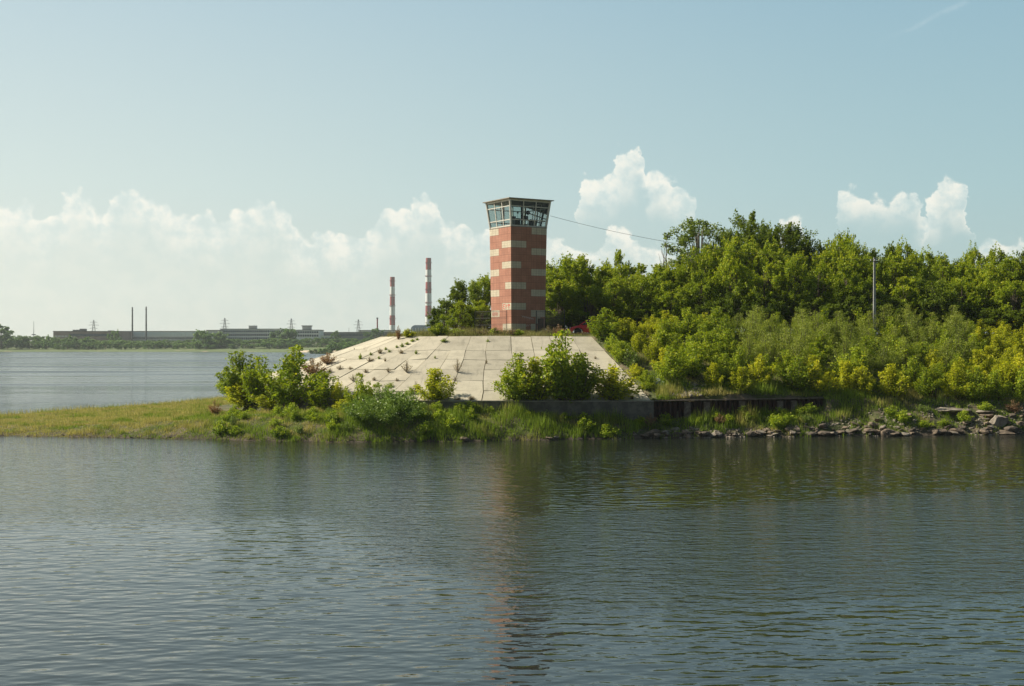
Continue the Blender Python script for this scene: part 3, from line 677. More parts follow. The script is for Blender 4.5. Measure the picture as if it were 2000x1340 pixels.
def car():
    x0, y0 = (1112 - 1000) / F * 114.6, 114.6
    t = empty('parked_car', (x0 + 2.1, y0, gz(x0 + 2, y0) - .1), 0, 'dark red hatchback half hidden by the bush near the tower', 'car')
    lo = [(-2.1, .38), (-2.08, .62), (-1.95, .76), (-1.5, .88), (-1.05, .96), (.9, .98), (1.7, .97), (2.02, .9), (2.08, .6), (2.0, .32), (1.78, .28), (1.72, .5), (1.55, .66), (1.3, .7), (1.05, .66), (.9, .5), (.84, .26),
          (-.84, .24), (-.9, .5), (-1.05, .66), (-1.3, .7), (-1.55, .66), (-1.72, .5), (-1.78, .3)]
    def ext(prof, w0, w1, zsplit, mi=0):
        n = len(prof); vs = []
        for sy in (-1, 1):
            for x, z in prof: vs.append((x, sy * (w0 if z < zsplit else w1), z))
        return vs, [tuple(range(n)), tuple(range(2 * n - 1, n - 1, -1))] + [(i, i + n, (i + 1) % n + n, (i + 1) % n) for i in range(n)]
    b = MB(); b.add(*ext(lo, .84, .80, .8)); bevel(b.build('body', M['car_red'], t), .05, 3)
    gr = [(-1.12, .965), (-.35, 1.40), (.1, 1.46), (1.1, 1.42), (1.72, 1.0)]
    b = MB(); b.add(*ext(gr, .77, .60, 1.2)); bevel(b.build('window_band', M['car_glass'], t), .03)
    b = MB(); b.add(*ext([(-.42, 1.39), (.1, 1.475), (1.12, 1.435), (1.2, 1.37), (.1, 1.42)], .64, .63, 1.4)); b.build('roof', M['car_red'], t)
    for sy in (-1, 1):
        for a, c in (((-1.12, .97), (-.38, 1.42)), ((.25, .98), (.2, 1.44)), ((1.72, 1.0), (1.14, 1.42))):
            b = MB(); b.tube([(a[0], sy * .79, a[1]), (c[0], sy * .635, c[1])], .035, 6); b.build('roof_pillar', M['car_red'], t)
    for x in (-1.3, 1.3):
        for sy in (-1, 1):
            b = MB(); b.lathe([(.2, -.1), (.31, -.1), (.325, -.06), (.325, .06), (.31, .1), (.2, .1)], 24, axis='Y', c=(x, sy * .75, .325)); w = b.build('wheel', M['tyre'], t, True)
            b = MB(); b.lathe([(.05, -.06), (.2, -.095), (.2, .095), (.05, .06)], 12, axis='Y', c=(x, sy * .75, .325)); b.build('rim', M['rim'], w)
    for sy in (-1, 1):
        b = MB(); b.box((-2.0, sy * .6, .68), (.16, .32, .14)); bevel(b.build('headlight', M['lamp'], t), .04)
        b = MB(); b.box((-.85, sy * .9, 1.0), (.12, .16, .12)); bevel(b.build('wing_mirror', M['car_trim'], t), .03)
    b = MB(); b.box((-2.09, 0, .42), (.08, 1.5, .16)); bevel(b.build('front_bumper', M['car_trim'], t), .03)
car()

# ------------------------------------------------------------------ foliage generators
def leaf_quads(name, P, size, mat_, r, up=.5, aspect=.6, vals=None, droop=0.):
    n = len(P); P = np.asarray(P, float)
    nr = r.normal(size=(n, 3)); nr[:, 2] += up; nr /= np.linalg.norm(nr, axis=1)[:, None]
    t = r.normal(size=(n, 3)); t[:, 2] -= droop; t -= (t * nr).sum(1)[:, None] * nr; t /= np.linalg.norm(t, axis=1)[:, None]
    b = np.cross(nr, t); s = (size * r.uniform(.6, 1.35, n))[:, None]
    V = np.stack([P - t * s * .5, P + b * s * aspect * .5 - t * s * .05 + nr * s * .06, P + t * s * .5, P - b * s * aspect * .5 - t * s * .05 + nr * s * .06], 1).reshape(-1, 3)
    Fq = np.arange(4 * n).reshape(n, 4)
    if vals is None: vals = r.random(n)
    return np_mesh(name, V, Fq, mat_, vals)
def branches(name, lines, mat_):
    b = MB()
    for pts, r0 in lines: b.tube(pts, [max(.008, r0 * (1 - .8 * i / (len(pts) - 1))) for i in range(len(pts))], 5, cap=False)
    return b.mesh(name, mat_)
def shoot_cloud(h, w, shoots, leaves, r, spread=.22, lo=.12, lean=1.0, tip=.35, flat=1.0):
    P = []; V = []; L = []; per = leaves // shoots
    for k in range(shoots):
        a = r.uniform(0, 2 * pi); q = sqrt(r.uniform(0, 1)) if k > shoots * .15 else r.uniform(0, .3)
        hi = h * (1 - .42 * q * q * flat) * r.uniform(.62, 1.0) if k > 2 else h * r.uniform(.9, 1)
        dx, dy = cos(a) * w / 2 * q, sin(a) * w / 2 * q; bend = r.uniform(1.0, 1.9) * lean
        tt = r.uniform(lo, 1, per) ** .9
        pos = lambda t: np.stack([dx * (t ** (1 / bend)) * 1., dy * (t ** (1 / bend)), hi * t], -1)
        sc = spread * (1.15 - (1 - tip) * tt)
        # leaves sit in whorls along the shoot, leaving gaps between
        tt = tt + .035 * np.sin(tt * hi * 9 + k) / max(hi, .5)
        pp = pos(tt) + r.normal(size=(per, 3)) * sc[:, None] * np.array([1, 1, .55])
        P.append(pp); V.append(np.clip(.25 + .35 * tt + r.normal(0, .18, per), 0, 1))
        if k < 16: L.append(([tuple(pos(np.array(t_))) for t_ in (0., .3, .6, .95)], .018 + .008 * h))
    return np.concatenate(P), np.concatenate(V), L
def crown_cloud(h, w, base, clumps, leaves, r, cs=.75, sparse=False, spires=True):
    P = []; V = []; L = []; per = leaves // clumps; cz = (h + base) / 2; rz = (h - base) / 2
    for k in range(clumps):
        while True:
            v = r.normal(size=3); v /= np.linalg.norm(v); q = r.uniform(.35, 1) ** .6
            if v[2] > -.75: break
        taper = 1 - .25 * max(0, v[2])
        c = np.array([v[0] * w / 2 * q * taper, v[1] * w / 2 * q * taper, cz + v[2] * rz * q * .93])
        s = cs * r.uniform(.65, 1.25)
        ms = 7
        for j in range(ms):
            d = v * .7 + r.normal(size=3) * .55 + np.array([0, 0, .55 if spires else .1]); d /= np.linalg.norm(d); ln = s * r.uniform(.6, 1.5) * (1.35 if d[2] > .6 and spires else 1)
            m_ = per // ms; t = r.uniform(0, 1, m_)
            pp = c + d * ln * t[:, None] + r.normal(size=(m_, 3)) * (s * .32 * (1.1 - .85 * t))[:, None]
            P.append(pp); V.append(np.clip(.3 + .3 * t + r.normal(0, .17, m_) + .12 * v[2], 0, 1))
        L.append(([(0, 0, base * .6 + r.uniform(0, .5) * (c[2] - base * .6)), tuple(c * np.array([.5, .5, 1]) - np.array([0, 0, s * .5])), tuple(c)], .05 if not sparse else .04))
    P = np.concatenate(P); V = np.concatenate(V); k = P[:, 2] > .1
    return P[k], V[k], L
PROTO = {}
def make_proto(key, kind, h, w, n, seed, size, leafmat, barkm, **kw):
    r = np.random.default_rng(seed)
    lq = {k: kw.pop(k) for k in ('up', 'aspect', 'droop') if k in kw}
    if kind == 'shrub': P, V, L = shoot_cloud(h, w, kw.pop('shoots', 18), n, r, **kw)
    else:
        P, V, L = crown_cloud(h, w, kw.pop('base', 1.0), kw.pop('clumps', 26), n, r, **kw)
        L.append(([(0, 0, -.3), (.1 * w * .2, 0, h * .3), (-.05, .1, h * .6), (0, 0, h * .9)], .035 * h / 2))
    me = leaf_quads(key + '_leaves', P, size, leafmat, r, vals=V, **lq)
    PROTO[key] = (kind, h, w, me, branches(key + '_branches', L, barkm))
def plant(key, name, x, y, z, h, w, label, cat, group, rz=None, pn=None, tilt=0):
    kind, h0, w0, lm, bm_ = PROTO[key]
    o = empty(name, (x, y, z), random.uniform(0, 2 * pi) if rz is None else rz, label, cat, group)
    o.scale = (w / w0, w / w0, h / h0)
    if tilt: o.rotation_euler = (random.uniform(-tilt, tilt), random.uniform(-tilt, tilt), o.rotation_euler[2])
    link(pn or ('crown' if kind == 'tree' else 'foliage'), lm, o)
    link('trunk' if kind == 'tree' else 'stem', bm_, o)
    return o

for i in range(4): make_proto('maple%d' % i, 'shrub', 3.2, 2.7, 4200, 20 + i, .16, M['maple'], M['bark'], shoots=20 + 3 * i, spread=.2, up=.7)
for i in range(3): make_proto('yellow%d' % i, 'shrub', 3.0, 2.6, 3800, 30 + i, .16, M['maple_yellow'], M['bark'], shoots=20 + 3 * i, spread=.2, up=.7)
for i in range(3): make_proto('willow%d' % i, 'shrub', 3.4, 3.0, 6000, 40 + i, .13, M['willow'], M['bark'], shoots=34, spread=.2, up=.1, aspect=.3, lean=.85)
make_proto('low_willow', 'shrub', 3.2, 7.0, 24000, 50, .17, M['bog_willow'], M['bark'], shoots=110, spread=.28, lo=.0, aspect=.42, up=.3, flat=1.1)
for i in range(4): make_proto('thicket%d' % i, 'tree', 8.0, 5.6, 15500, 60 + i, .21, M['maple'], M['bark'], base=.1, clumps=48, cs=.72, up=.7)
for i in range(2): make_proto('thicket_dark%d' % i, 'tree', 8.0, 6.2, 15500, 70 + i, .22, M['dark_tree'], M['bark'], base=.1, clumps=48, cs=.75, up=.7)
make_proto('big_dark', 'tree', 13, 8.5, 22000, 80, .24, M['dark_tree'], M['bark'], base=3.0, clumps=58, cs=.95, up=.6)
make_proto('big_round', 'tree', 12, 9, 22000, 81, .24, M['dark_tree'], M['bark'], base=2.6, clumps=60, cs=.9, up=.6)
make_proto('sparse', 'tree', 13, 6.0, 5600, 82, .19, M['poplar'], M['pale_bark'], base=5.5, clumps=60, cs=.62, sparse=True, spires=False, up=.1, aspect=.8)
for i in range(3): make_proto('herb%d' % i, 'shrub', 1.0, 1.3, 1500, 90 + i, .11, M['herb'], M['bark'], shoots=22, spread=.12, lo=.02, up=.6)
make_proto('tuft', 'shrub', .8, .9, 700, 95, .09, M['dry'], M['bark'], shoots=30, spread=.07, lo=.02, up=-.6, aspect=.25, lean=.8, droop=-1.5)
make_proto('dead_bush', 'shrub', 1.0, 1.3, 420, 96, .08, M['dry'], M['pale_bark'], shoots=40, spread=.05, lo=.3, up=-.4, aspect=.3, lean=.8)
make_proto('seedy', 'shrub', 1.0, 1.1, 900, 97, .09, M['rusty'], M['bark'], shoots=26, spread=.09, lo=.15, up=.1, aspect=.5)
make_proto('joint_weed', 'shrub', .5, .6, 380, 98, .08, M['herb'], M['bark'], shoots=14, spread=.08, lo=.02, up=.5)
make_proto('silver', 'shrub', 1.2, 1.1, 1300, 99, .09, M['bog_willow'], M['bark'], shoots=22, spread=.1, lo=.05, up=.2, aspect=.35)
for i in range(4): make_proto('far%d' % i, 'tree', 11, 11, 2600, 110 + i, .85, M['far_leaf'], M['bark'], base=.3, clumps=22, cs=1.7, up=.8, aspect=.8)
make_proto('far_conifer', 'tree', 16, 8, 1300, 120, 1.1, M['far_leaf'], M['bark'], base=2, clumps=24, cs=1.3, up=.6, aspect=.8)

ORD = ['first', 'second', 'third', 'fourth', 'fifth', 'sixth', 'seventh', 'eighth', 'ninth', 'tenth', 'eleventh', 'twelfth', 'thirteenth', 'fourteenth', 'fifteenth', 'sixteenth', 'seventeenth', 'eighteenth', 'nineteenth', 'twentieth']
for t_, u_ in (('twenty', None), ('thirty', 'thirtieth'), ('forty', 'fortieth'), ('fifty', 'fiftieth'), ('sixty', 'sixtieth'), ('seventy', 'seventieth')):
    ORD += ([u_] if u_ else []) + [t_ + '-' + o for o in ORD[:9]]

# ---- foreground shrubs, each placed on the ground where it stands
FG = [  # key, px, base row, top row, width px, label
    ('maple0', 470, 786, 699, 66, 'tall green shrub at the water side end of the left shrub group'),
    ('maple1', 511, 789, 700, 62, 'green shrub with a few raised shoots second in the left shrub group'),
    ('yellow0', 486, 797, 745, 80, 'low yellow-green shrub at the front of the left shrub group'),
    ('yellow2', 532, 798, 742, 60, 'bright yellow-green low shrub before the darkest bush of left group'),
    ('maple2', 572, 797, 684, 92, 'tallest darkest bush of the left group beside the slab slope'),
    ('maple3', 446, 778, 742, 48, 'small bush hanging over the water at far end of left group'),
    ('maple0', 632, 803, 728, 62, 'rounded green bush against the lower left of the slab slope'),
    ('yellow1', 660, 800, 748, 30, 'slender yellowish sapling between the round bush and the willow'),
    ('maple1', 702, 806, 733, 44, 'narrow pointed sapling standing up at the left end of the willow'),
    ('yellow0', 682, 806, 772, 50, 'low yellowish shrub at the foot of the narrow pointed sapling'),
    ('yellow2', 850, 783, 721, 60, 'compact yellow-green bush on the wall top beside the willow'),
    ('maple2', 1014, 784, 694, 72, 'left shoot-topped bush of the big clump on the wall'),
    ('yellow0', 1052, 784, 704, 66, 'middle low bush of the big clump on the wall'),
    ('maple1', 1096, 785, 655, 92, 'tallest bush of the clump on the retaining wall'),
    ('maple3', 1134, 784, 694, 70, 'right bush of the big clump on the retaining wall'),
    ('yellow1', 1195, 781, 716, 84, 'pale yellow-green bush at the right end of slab slope foot'),
]
for key, px, by, ty, w, lab in FG:
    x, y, z = hit(px, by); h = (by - ty) / F * y
    plant(key, 'box_elder_shrub', x, y, z - .1, h * 1.1, w / F * y * 1.42, lab, 'shrub', 'shrubs round the concrete slope')
x, y, z = hit(752, 832); plant('low_willow', 'willow_bush', x, y + 1.3, z - .2, 3.1, 7.0, 'wide dark grey-green willow bush sprawling before the wall end', 'bush', 'shrubs round the concrete slope')
x, y, z = hit(612, 735); plant('seedy', 'dry_weed', x, y, z, 1.6, 2.4, 'reddish brown dry weeds at the left rim of the slabs', 'weed', 'weeds on the slab slope')
x, y, z = hit(640, 712, 100); plant('seedy', 'dry_weed', x, y, z, 1.1, 1.6, 'brown seed heads higher up on the left rim of slabs', 'weed', 'weeds on the slab slope')
# plateau edge plants
PE = [('yellow1', 797, 657, 640, 30, 'box_elder_shrub', 'yellow-green shrub on the plateau rim between both striped chimneys', 'shrub'),
      ('seedy', 778, 657, 634, 12, 'dry_weed', 'thin brown weed spike on the plateau rim beside the nearer chimney', 'weed'),
      ('tuft', 968, 656, 637, 24, 'grass_tussock', 'dark green grass tussock below the sunlit tower face', 'grass tussock'),
      ('herb1', 965, 656, 639, 20, 'leafy_weed', 'leafy weed beside the tussock below the sunlit tower face', 'weed'),
      ('tuft', 1000, 656, 638, 34, 'grass_tussock', 'wide straw coloured tussock below the tower corner', 'grass tussock'),
      ('herb2', 1012, 656, 642, 22, 'leafy_weed', 'small leafy weed right of the tower corner', 'weed'),
      ('tuft', 985, 656, 642, 20, 'grass_tussock', 'small straw tussock between post and tower corner', 'grass tussock'),
      ('tuft', 1070, 655, 634, 22, 'grass_tussock', 'tan grass tussock at the right foot of the tower', 'grass tussock'),
      ('seedy', 1092, 655, 632, 26, 'dry_weed', 'pinkish brown weed clump between the tower and the car', 'weed'),
      ('seedy', 1110, 655, 640, 18, 'dry_weed', 'short reddish weed clump just before the car nose', 'weed'),
      ('tuft', 1138, 655, 645, 20, 'grass_tussock', 'dry tussock before the car wheel', 'grass tussock'),
      ('maple3', 858, 656, 628, 40, 'box_elder_shrub', 'leafy shrub at the left foot of the tree behind the fence', 'shrub'),
      ('herb0', 890, 656, 640, 40, 'leafy_weed', 'leafy weeds under the tree left of the fence', 'weed'),
      ('tuft', 925, 656, 640, 40, 'grass_tussock', 'tan grass mound at the first fence post', 'grass tussock'),
      ('tuft', 900, 657, 643, 40, 'grass_tussock', 'low tan grass mound left of the first fence post', 'grass tussock'),
      ('tuft', 945, 656, 641, 34, 'grass_tussock', 'tan grass between the first two fence posts', 'grass tussock'),
      ('maple3', 1182, 692, 598, 64, 'box_elder_shrub', 'big green bush at the upper right edge of the slabs hiding the car', 'shrub')]
for key, px, by, ty, w, nm, lab, cat in PE:
    y = 110.2 if by < 680 else 106.8; x = (px - 1000) / F * y; z = surf_z(x, y) if by < 680 else gz(x + .6, y)
    plant(key, nm, x, y, z - .05, HC + (HZ - ty) / F * y - z, w / F * y * 1.15, lab, cat, 'plants along the plateau rim')
# weeds in the slab joints
JW = [('joint_weed', 704, 702, 13, 9), ('joint_weed', 724, 694, 7, 8), ('tuft', 742, 690, 11, 18), ('joint_weed', 753, 683, 6, 7), ('joint_weed', 760, 688, 6, 8), ('joint_weed', 775, 679, 6, 7),
      ('joint_weed', 785, 678, 9, 9), ('joint_weed', 796, 673, 6, 12), ('joint_weed', 806, 667, 6, 12), ('joint_weed', 815, 664, 5, 8), ('joint_weed', 868, 668, 8, 17), ('joint_weed', 813, 692, 9, 7),
      ('tuft', 783, 690, 9, 16), ('tuft', 722, 706, 9, 18), ('joint_weed', 740, 701, 6, 7), ('tuft', 752, 706, 8, 9), ('tuft', 664, 722, 10, 16), ('tuft', 645, 728, 10, 16), ('tuft', 684, 722, 7, 12),
      ('tuft', 714, 728, 8, 14), ('dead_bush', 690, 745, 16, 22), ('tuft', 731, 743, 8, 12), ('tuft', 775, 744, 7, 10), ('dead_bush', 795, 728, 26, 34), ('dead_bush', 893, 728, 30, 26), ('dead_bush', 812, 768, 28, 22),
      ('tuft', 950, 711, 10, 6), ('joint_weed', 953, 668, 6, 8), ('dead_bush', 888, 745, 12, 16), ('tuft', 703, 733, 6, 20), ('joint_weed', 850, 700, 5, 5), ('tuft', 1163, 701, 6, 8),
      ('joint_weed', 700, 733, 6, 8), ('tuft', 920, 781, 9, 26), ('tuft', 895, 781, 7, 22), ('tuft', 1235, 779, 8, 16), ('dead_bush', 758, 727, 12, 20), ('tuft', 634, 735, 8, 14)]
JWL = {'joint_weed': ('green_weed', 'green weed'), 'tuft': ('dry_weed', 'dry tan tuft'), 'dead_bush': ('dead_bush', 'bare greyish dead bush')}
JW.sort(key=lambda a: (a[0], a[1])); cnt = {}
for key, px, py, h, w in JW:
    cnt[key] = cnt.get(key, 0) + 1
    x, y, z = hit(px, py)
    plant(key, JWL[key][0], x, y, z - .03, max(.25, h / F * y), w / F * y, JWL[key][1] + ' in a slab joint, %s from the left of its kind' % ORD[cnt[key] - 1], 'weed', 'weeds on the slab slope')

# ---- shrubs over the slope at the right, in rows from the foot to the top
ZON = lambda px, py: ('yellow' if (px < 1300 or (px > 1900 and py < 740) or random.random() < .35) else 'maple') if (px < 1440 or py > 715 or px > 1880) else ('willow' if random.random() < .72 else 'maple')
rows = []
nrow = 8
for k in range(nrow):
    lst = []; x = -99
    u = k / (nrow - 1)
    xx = 7.7 + (0 if k % 2 else .9)
    while xx < 49:
        yf = np.interp(xx, [0, 10.7, 24, 30, 50], [94.2, 94.3, 97.4, 98.2, 100.2]); yb = np.interp(xx, [7, 14, 30, 60], [110.5, 112.0, 114, 117])
        y = yf + (yb - yf) * u + random.uniform(-.7, .7); x = xx + random.uniform(-.5, .5)
        if x > 7.9 + (108 - y) / 15 * 3.6 + (.25 if y > 100 else .7) and not (x < 14.6 and y < 96.3):
            lst.append((x, y))
        xx += random.uniform(1.75, 2.6)
    rows.append(lst)
RN = ['foot row', 'second row up', 'third row up', 'fourth row up', 'fifth row up', 'sixth row up', 'seventh row up', 'top row']
LK = {'yellow': ('yellowing box elder shrub', 'box_elder_shrub'), 'maple': ('green box elder shrub', 'box_elder_shrub'), 'willow': ('fine leaved willow shrub', 'willow_shrub')}
for k, lst in enumerate(rows):
    lst.sort()
    for i, (x, y) in enumerate(lst):
        z = gz(x, y); px = 1000 + F * x / y; py = HZ - F * (z - HC) / y
        ty = ZON(px, py - 20)
        if k == 0: ty = 'yellow' if random.random() < .6 else 'maple'
        h = {'yellow': random.uniform(2.0, 2.9), 'maple': random.uniform(2.1, 3.2), 'willow': random.uniform(2.5, 3.6)}[ty]
        if px < 1290: h *= .8
        if k >= 6: h *= .9
        key = ty + str(random.randrange({'yellow': 3, 'maple': 4, 'willow': 3}[ty]))
        near = 'beside the slabs' if px < 1300 else 'above the sheet piles' if (px < 1600 and k < 3) else 'below the utility pole' if 1640 < px < 1780 else 'on the right slope'
        plant(key, LK[ty][1], x, y, z - .1, h, h * random.uniform(.85, 1.1), '%s %s, %s, %s from left' % (LK[ty][0], near, RN[k], ORD[i]), 'shrub', 'shrubs covering the slope right of the slabs')

for i in range(11):
    y = 107.6 - i * 1.22; x = 7 + (108 - y) / 15 * 3.6 + random.uniform(.35, .9); h = random.uniform(1.1, 2.1) * (1 if i < 7 else .7)
    key = random.choice(['yellow0', 'yellow1', 'maple0', 'silver', 'herb1', 'maple2'])
    plant(key, 'box_elder_shrub' if key[0] in 'ym' else 'leafy_weed', x, y, gz(x, y) - .1, h, h * 1.15, 'low bushy growth along the right edge of the slabs, %s down from the top' % ORD[i], 'shrub', 'low growth along the slab edge')
for i in range(22):
    x = -5.5 + i * 1.38 + random.uniform(-.4, .4); yw = 92.45 if x < 10.7 else np.interp(x, [10.7, 24.3, 50], [92.5, 96.0, 97])
    y = yw - random.uniform(.25, .8); key = random.choice(['herb0', 'herb1', 'herb2', 'silver']); h = random.uniform(.45, .95)
    plant(key, 'leafy_weed', x, y, gz(x, y) - .05, h, h * 1.6, '%s leafy weed at the very foot of the %s wall, %s from the left' % ('silvery' if key == 'silver' else 'green', 'concrete' if x < 10.7 else 'sheet pile', ORD[i]), 'weed', 'weeds against the foot of the walls')

# ---- tree belt on the plateau
OUT = [(1070, 522), (1090, 508), (1120, 494), (1142, 498), (1168, 522), (1196, 492), (1215, 500), (1240, 532), (1255, 512), (1272, 532), (1290, 515), (1320, 503), (1345, 500), (1400, 475), (1440, 465), (1500, 468), (1560, 472), (1600, 485), (1640, 464), (1685, 478), (1708, 500),
       (1730, 482), (1770, 486), (1800, 494), (1850, 502), (1890, 492), (1940, 499), (1965, 493), (2000, 496), (2060, 500)]
ox, oy = [p[0] for p in OUT], [p[1] for p in OUT]
def belt(y0, step, drop, jit, wd, rowname, keys, px0=1075, px1=2050):
    px = px0; lst = []
    while px < px1:
        y = y0 + random.uniform(-1.3, 1.3); x = (px - 1000) / F * y
        top = np.interp(px, ox, oy) + drop + random.uniform(-jit, jit); z = gz(x, y)
        lst.append((px, x, y, z, HC + (HZ - top) / F * y - z)); px += step * random.uniform(.8, 1.2)
    for i, (px, x, y, z, h) in enumerate(lst):
        near = 'just right of the tower' if px < 1180 else 'behind the car' if px < 1240 else 'left of the sparse poplar' if px < 1330 else 'under the tall dark crowns' if px < 1600 else 'around the utility pole' if px < 1780 else 'towards the right end'
        plant(random.choice(keys), 'broadleaf_tree', x, y, z - .1, h * 1.03, wd * random.uniform(.85, 1.15), 'leafy belt tree %s, %s, %s from left' % (near, rowname, ORD[i]), 'tree', 'trees of the belt on the plateau')
TK = ['thicket0', 'thicket1', 'thicket2', 'thicket3']
belt(119.5, 52, 46, 16, 4.8, 'front row', TK + ['thicket_dark0'], 1095)
belt(124.5, 46, 14, 12, 5.0, 'middle row', TK)
belt(130.0, 44, 2, 4, 4.6, 'skyline row', TK + ['thicket_dark1'], 1072)
belt(142.0, 46, 34, 8, 8.5, 'hidden rear row', ['thicket_dark0', 'thicket_dark1'], 1085)
belt(121.5, 34, 98, 10, 3.6, 'dark fringe row', ['thicket_dark0', 'thicket_dark1'], 1082, 1255)
belt(117.3, 33, 108, 10, 4.2, 'low fringe row', ['thicket_dark0', 'thicket_dark1'], 1250)
SPT = [('sparse', 1366, 414, 128.5, 132, 'poplar_tree', 'tall sparse poplar with pale trunk, sky showing through its crown'),
       ('big_dark', 1462, 416, 131, 125, 'broadleaf_tree', 'tallest dark dense tree right of the sparse poplar'),
       ('big_round', 1530, 432, 133, 128, 'broadleaf_tree', 'broad dark tree with rounded top right of the tallest one'),
       ('big_round', 1420, 446, 135, 80, 'broadleaf_tree', 'dark crown between the sparse poplar and the tallest tree'),
       ('thicket1', 1640, 460, 128, 84, 'broadleaf_tree', 'spiky topped tree left of the utility pole standing above the belt'),
       ('thicket_dark1', 908, 549, 128, 88, 'broadleaf_tree', 'bushy green tree left of the tower behind the fence'),
       ('thicket_dark0', 872, 580, 126, 62, 'broadleaf_tree', 'lower tree crown nearest to the tall striped chimney'),
       ('thicket0', 946, 534, 131, 74, 'broadleaf_tree', 'tall leafy tree partly behind the left edge of the tower'),
       ('thicket2', 900, 590, 121, 60, 'broadleaf_tree', 'small low tree before the bushy one left of the tower'),
       ('thicket3', 942, 585, 122, 60, 'broadleaf_tree', 'small low tree close behind the left part of the fence'),
       ('thicket_dark0', 868, 612, 124, 60, 'broadleaf_tree', 'dark low thicket below the crowns nearest the tall chimney'),
       ('thicket_dark1', 912, 608, 124, 60, 'broadleaf_tree', 'dark low thicket behind the first fence post'),
       ('thicket_dark0', 950, 606, 124, 60, 'broadleaf_tree', 'dark low thicket hidden behind the sunlit tower foot'),
       ('thicket_dark1', 1045, 545, 133, 80, 'broadleaf_tree', 'tree hidden for the most part behind the tower shaft')]
for key, px, top, y, w, nm, lab in SPT:
    x = (px - 1000) / F * y; z = gz(x, y)
    plant(key, nm, x, y, z - .1, HC + (HZ - top) / F * y - z, w / F * y * 1.08, lab, 'tree', 'trees of the belt on the plateau', rz=1.0)
# dead saplings before the poplar
for px, top, lab in ((1301, 458, 'bare dead sapling with forked twigs left of the sparse poplar'), (1296, 478, 'shorter bare dead stem beside the forked dead sapling')):
    y = 127; x = (px - 1000) / F * y; z = gz(x, y); h = HC + (HZ - top) / F * y - z
    t = empty('dead_sapling', (x, y, z), label=lab, cat='tree', group='dead saplings')
    b = MB(); b.tube([(0, 0, 0), (.05, 0, h * .5), (0, 0, h * .8), (.12, 0, h)], [.09, .06, .04, .012], 6); b.build('trunk', M['pale_bark'], t)
    for q, dx, l in ((.72, -.5, 1.7), (.78, .35, 1.5), (.85, -.25, 1.0), (.66, .5, 1.1), (.6, -.4, .9)):
        b = MB(); b.tube([(0.02, 0, h * q), (dx * .7, .1, h * q + l * .6), (dx, .15, h * q + l)], [.03, .02, .008], 5); b.build('branch', M['pale_bark'], t)

# ------------------------------------------------------------------ grass, herbs, rocks
def grass_obj(name, X, Y, hgt, wid, m, r):
    n = len(X); Z = ground_z(X, Y) - .03
    a = r.uniform(0, 2 * pi, n); dx, dy = np.cos(a), np.sin(a); lean = r.uniform(0, .45, n) * hgt; la = r.uniform(0, 2 * pi, n)
    h = hgt
    V = np.stack([np.stack([X - dx * wid / 2, Y - dy * wid / 2, Z], -1), np.stack([X + dx * wid / 2, Y + dy * wid / 2, Z], -1),
                  np.stack([X + np.cos(la) * lean, Y + np.sin(la) * lean, Z + h], -1)], 1).reshape(-1, 3)
    return link(name, np_mesh(name, V, np.arange(3 * n).reshape(n, 3), m, np.clip(r.normal(.45, .22, n), 0, 1), nper=3))
r = np.random.default_rng(5)
def patch(x, y): return np.sin(x * .8 + 2 * np.sin(y * .9)) + np.sin(x * 1.9 - y * 1.3 + 1) + .7 * np.sin(x * 3.7 + y * 2.9)
n = 620000; X = r.uniform(-54, 42, n); Y = 86 + 64 * r.random(n) ** 1.7
keep = (np.abs(X) < Y * .43) ; X, Y = X[keep], Y[keep]
d = sdist(LAND, X, Y) + .45 * wob(X, Y); q = -sdist(PLAT, X, Y)
k = (d > np.where(patch(X * 1.4, Y * 2) > .3, -.22, .08)) & ((q > 15.6) | ((X > 11) & (q > 12)))
k &= ~((X > -6.8) & (X < 10.9) & (Y > 92.55)); k &= ~((X > 9) & (d < np.interp(X, [9, 12, 18, 26, 32, 44], [.5, 1.2, .7, 1.8, 3.2, 3.8])) & (patch(X, Y) > .25))
k &= r.random(len(X)) < np.interp(Y, [86, 92, 110, 150], [.55, .8, 1, 1])
X, Y = X[k], Y[k]; d = d[k]
hg = (.20 + .10 * np.clip(patch(X, Y), -1, 2)) * np.interp(X, [-48, -20, 0, 20, 40], [.5, .95, 2.1, 2.2, 1.1]) * r.uniform(.5, 1.4, len(X)) * np.interp(d, [0, 1.2], [.7, 1]) + .06
tag(grass_obj('grass', X, Y, hg, r.uniform(.03, .07, len(X)), M['grass'], r), 'green and straw coloured grass covering the low bank', 'grass', kind='stuff')
n = 45000; X = r.uniform(-14, 9.5, n); Y = r.uniform(108.05, 124, n); q = -sdist(PLAT, X, Y); k = (q < -.05) & (np.abs(X - TC[0]) + np.abs(Y - TC[1]) > 2.9)
X, Y = X[k], Y[k]; hg = (.20 + .11 * patch(X, Y)).clip(.07, .6) * np.interp(X, [4.8, 5.6], [1, .5]) * r.uniform(.5, 1.4, len(X)) * np.interp(X, [-12, -6, -2, 9], [1.1, 1.8, 1.5, 1.0])
tag(grass_obj('dry_grass', X, Y, hg, r.uniform(.03, .05, len(X)), M['grass_dry'], r), 'dry tan grass on the flat top round the tower', 'grass', kind='stuff')
n = 60000; X = r.uniform(8, 50, n); Y = r.uniform(93, 116, n); q = -sdist(PLAT, X, Y); k = (q < 15) & (X > 7.6 + (108 - Y) / 15 * 3.6)
X, Y = X[k], Y[k]
tag(grass_obj('undergrowth', X, Y, (.3 + .12 * patch(X, Y)).clip(.1, .7) * r.uniform(.5, 1.4, len(X)), r.uniform(.03, .07, len(X)), M['grass'], r), 'grass and weeds between the shrubs of the right slope', 'undergrowth', kind='stuff')
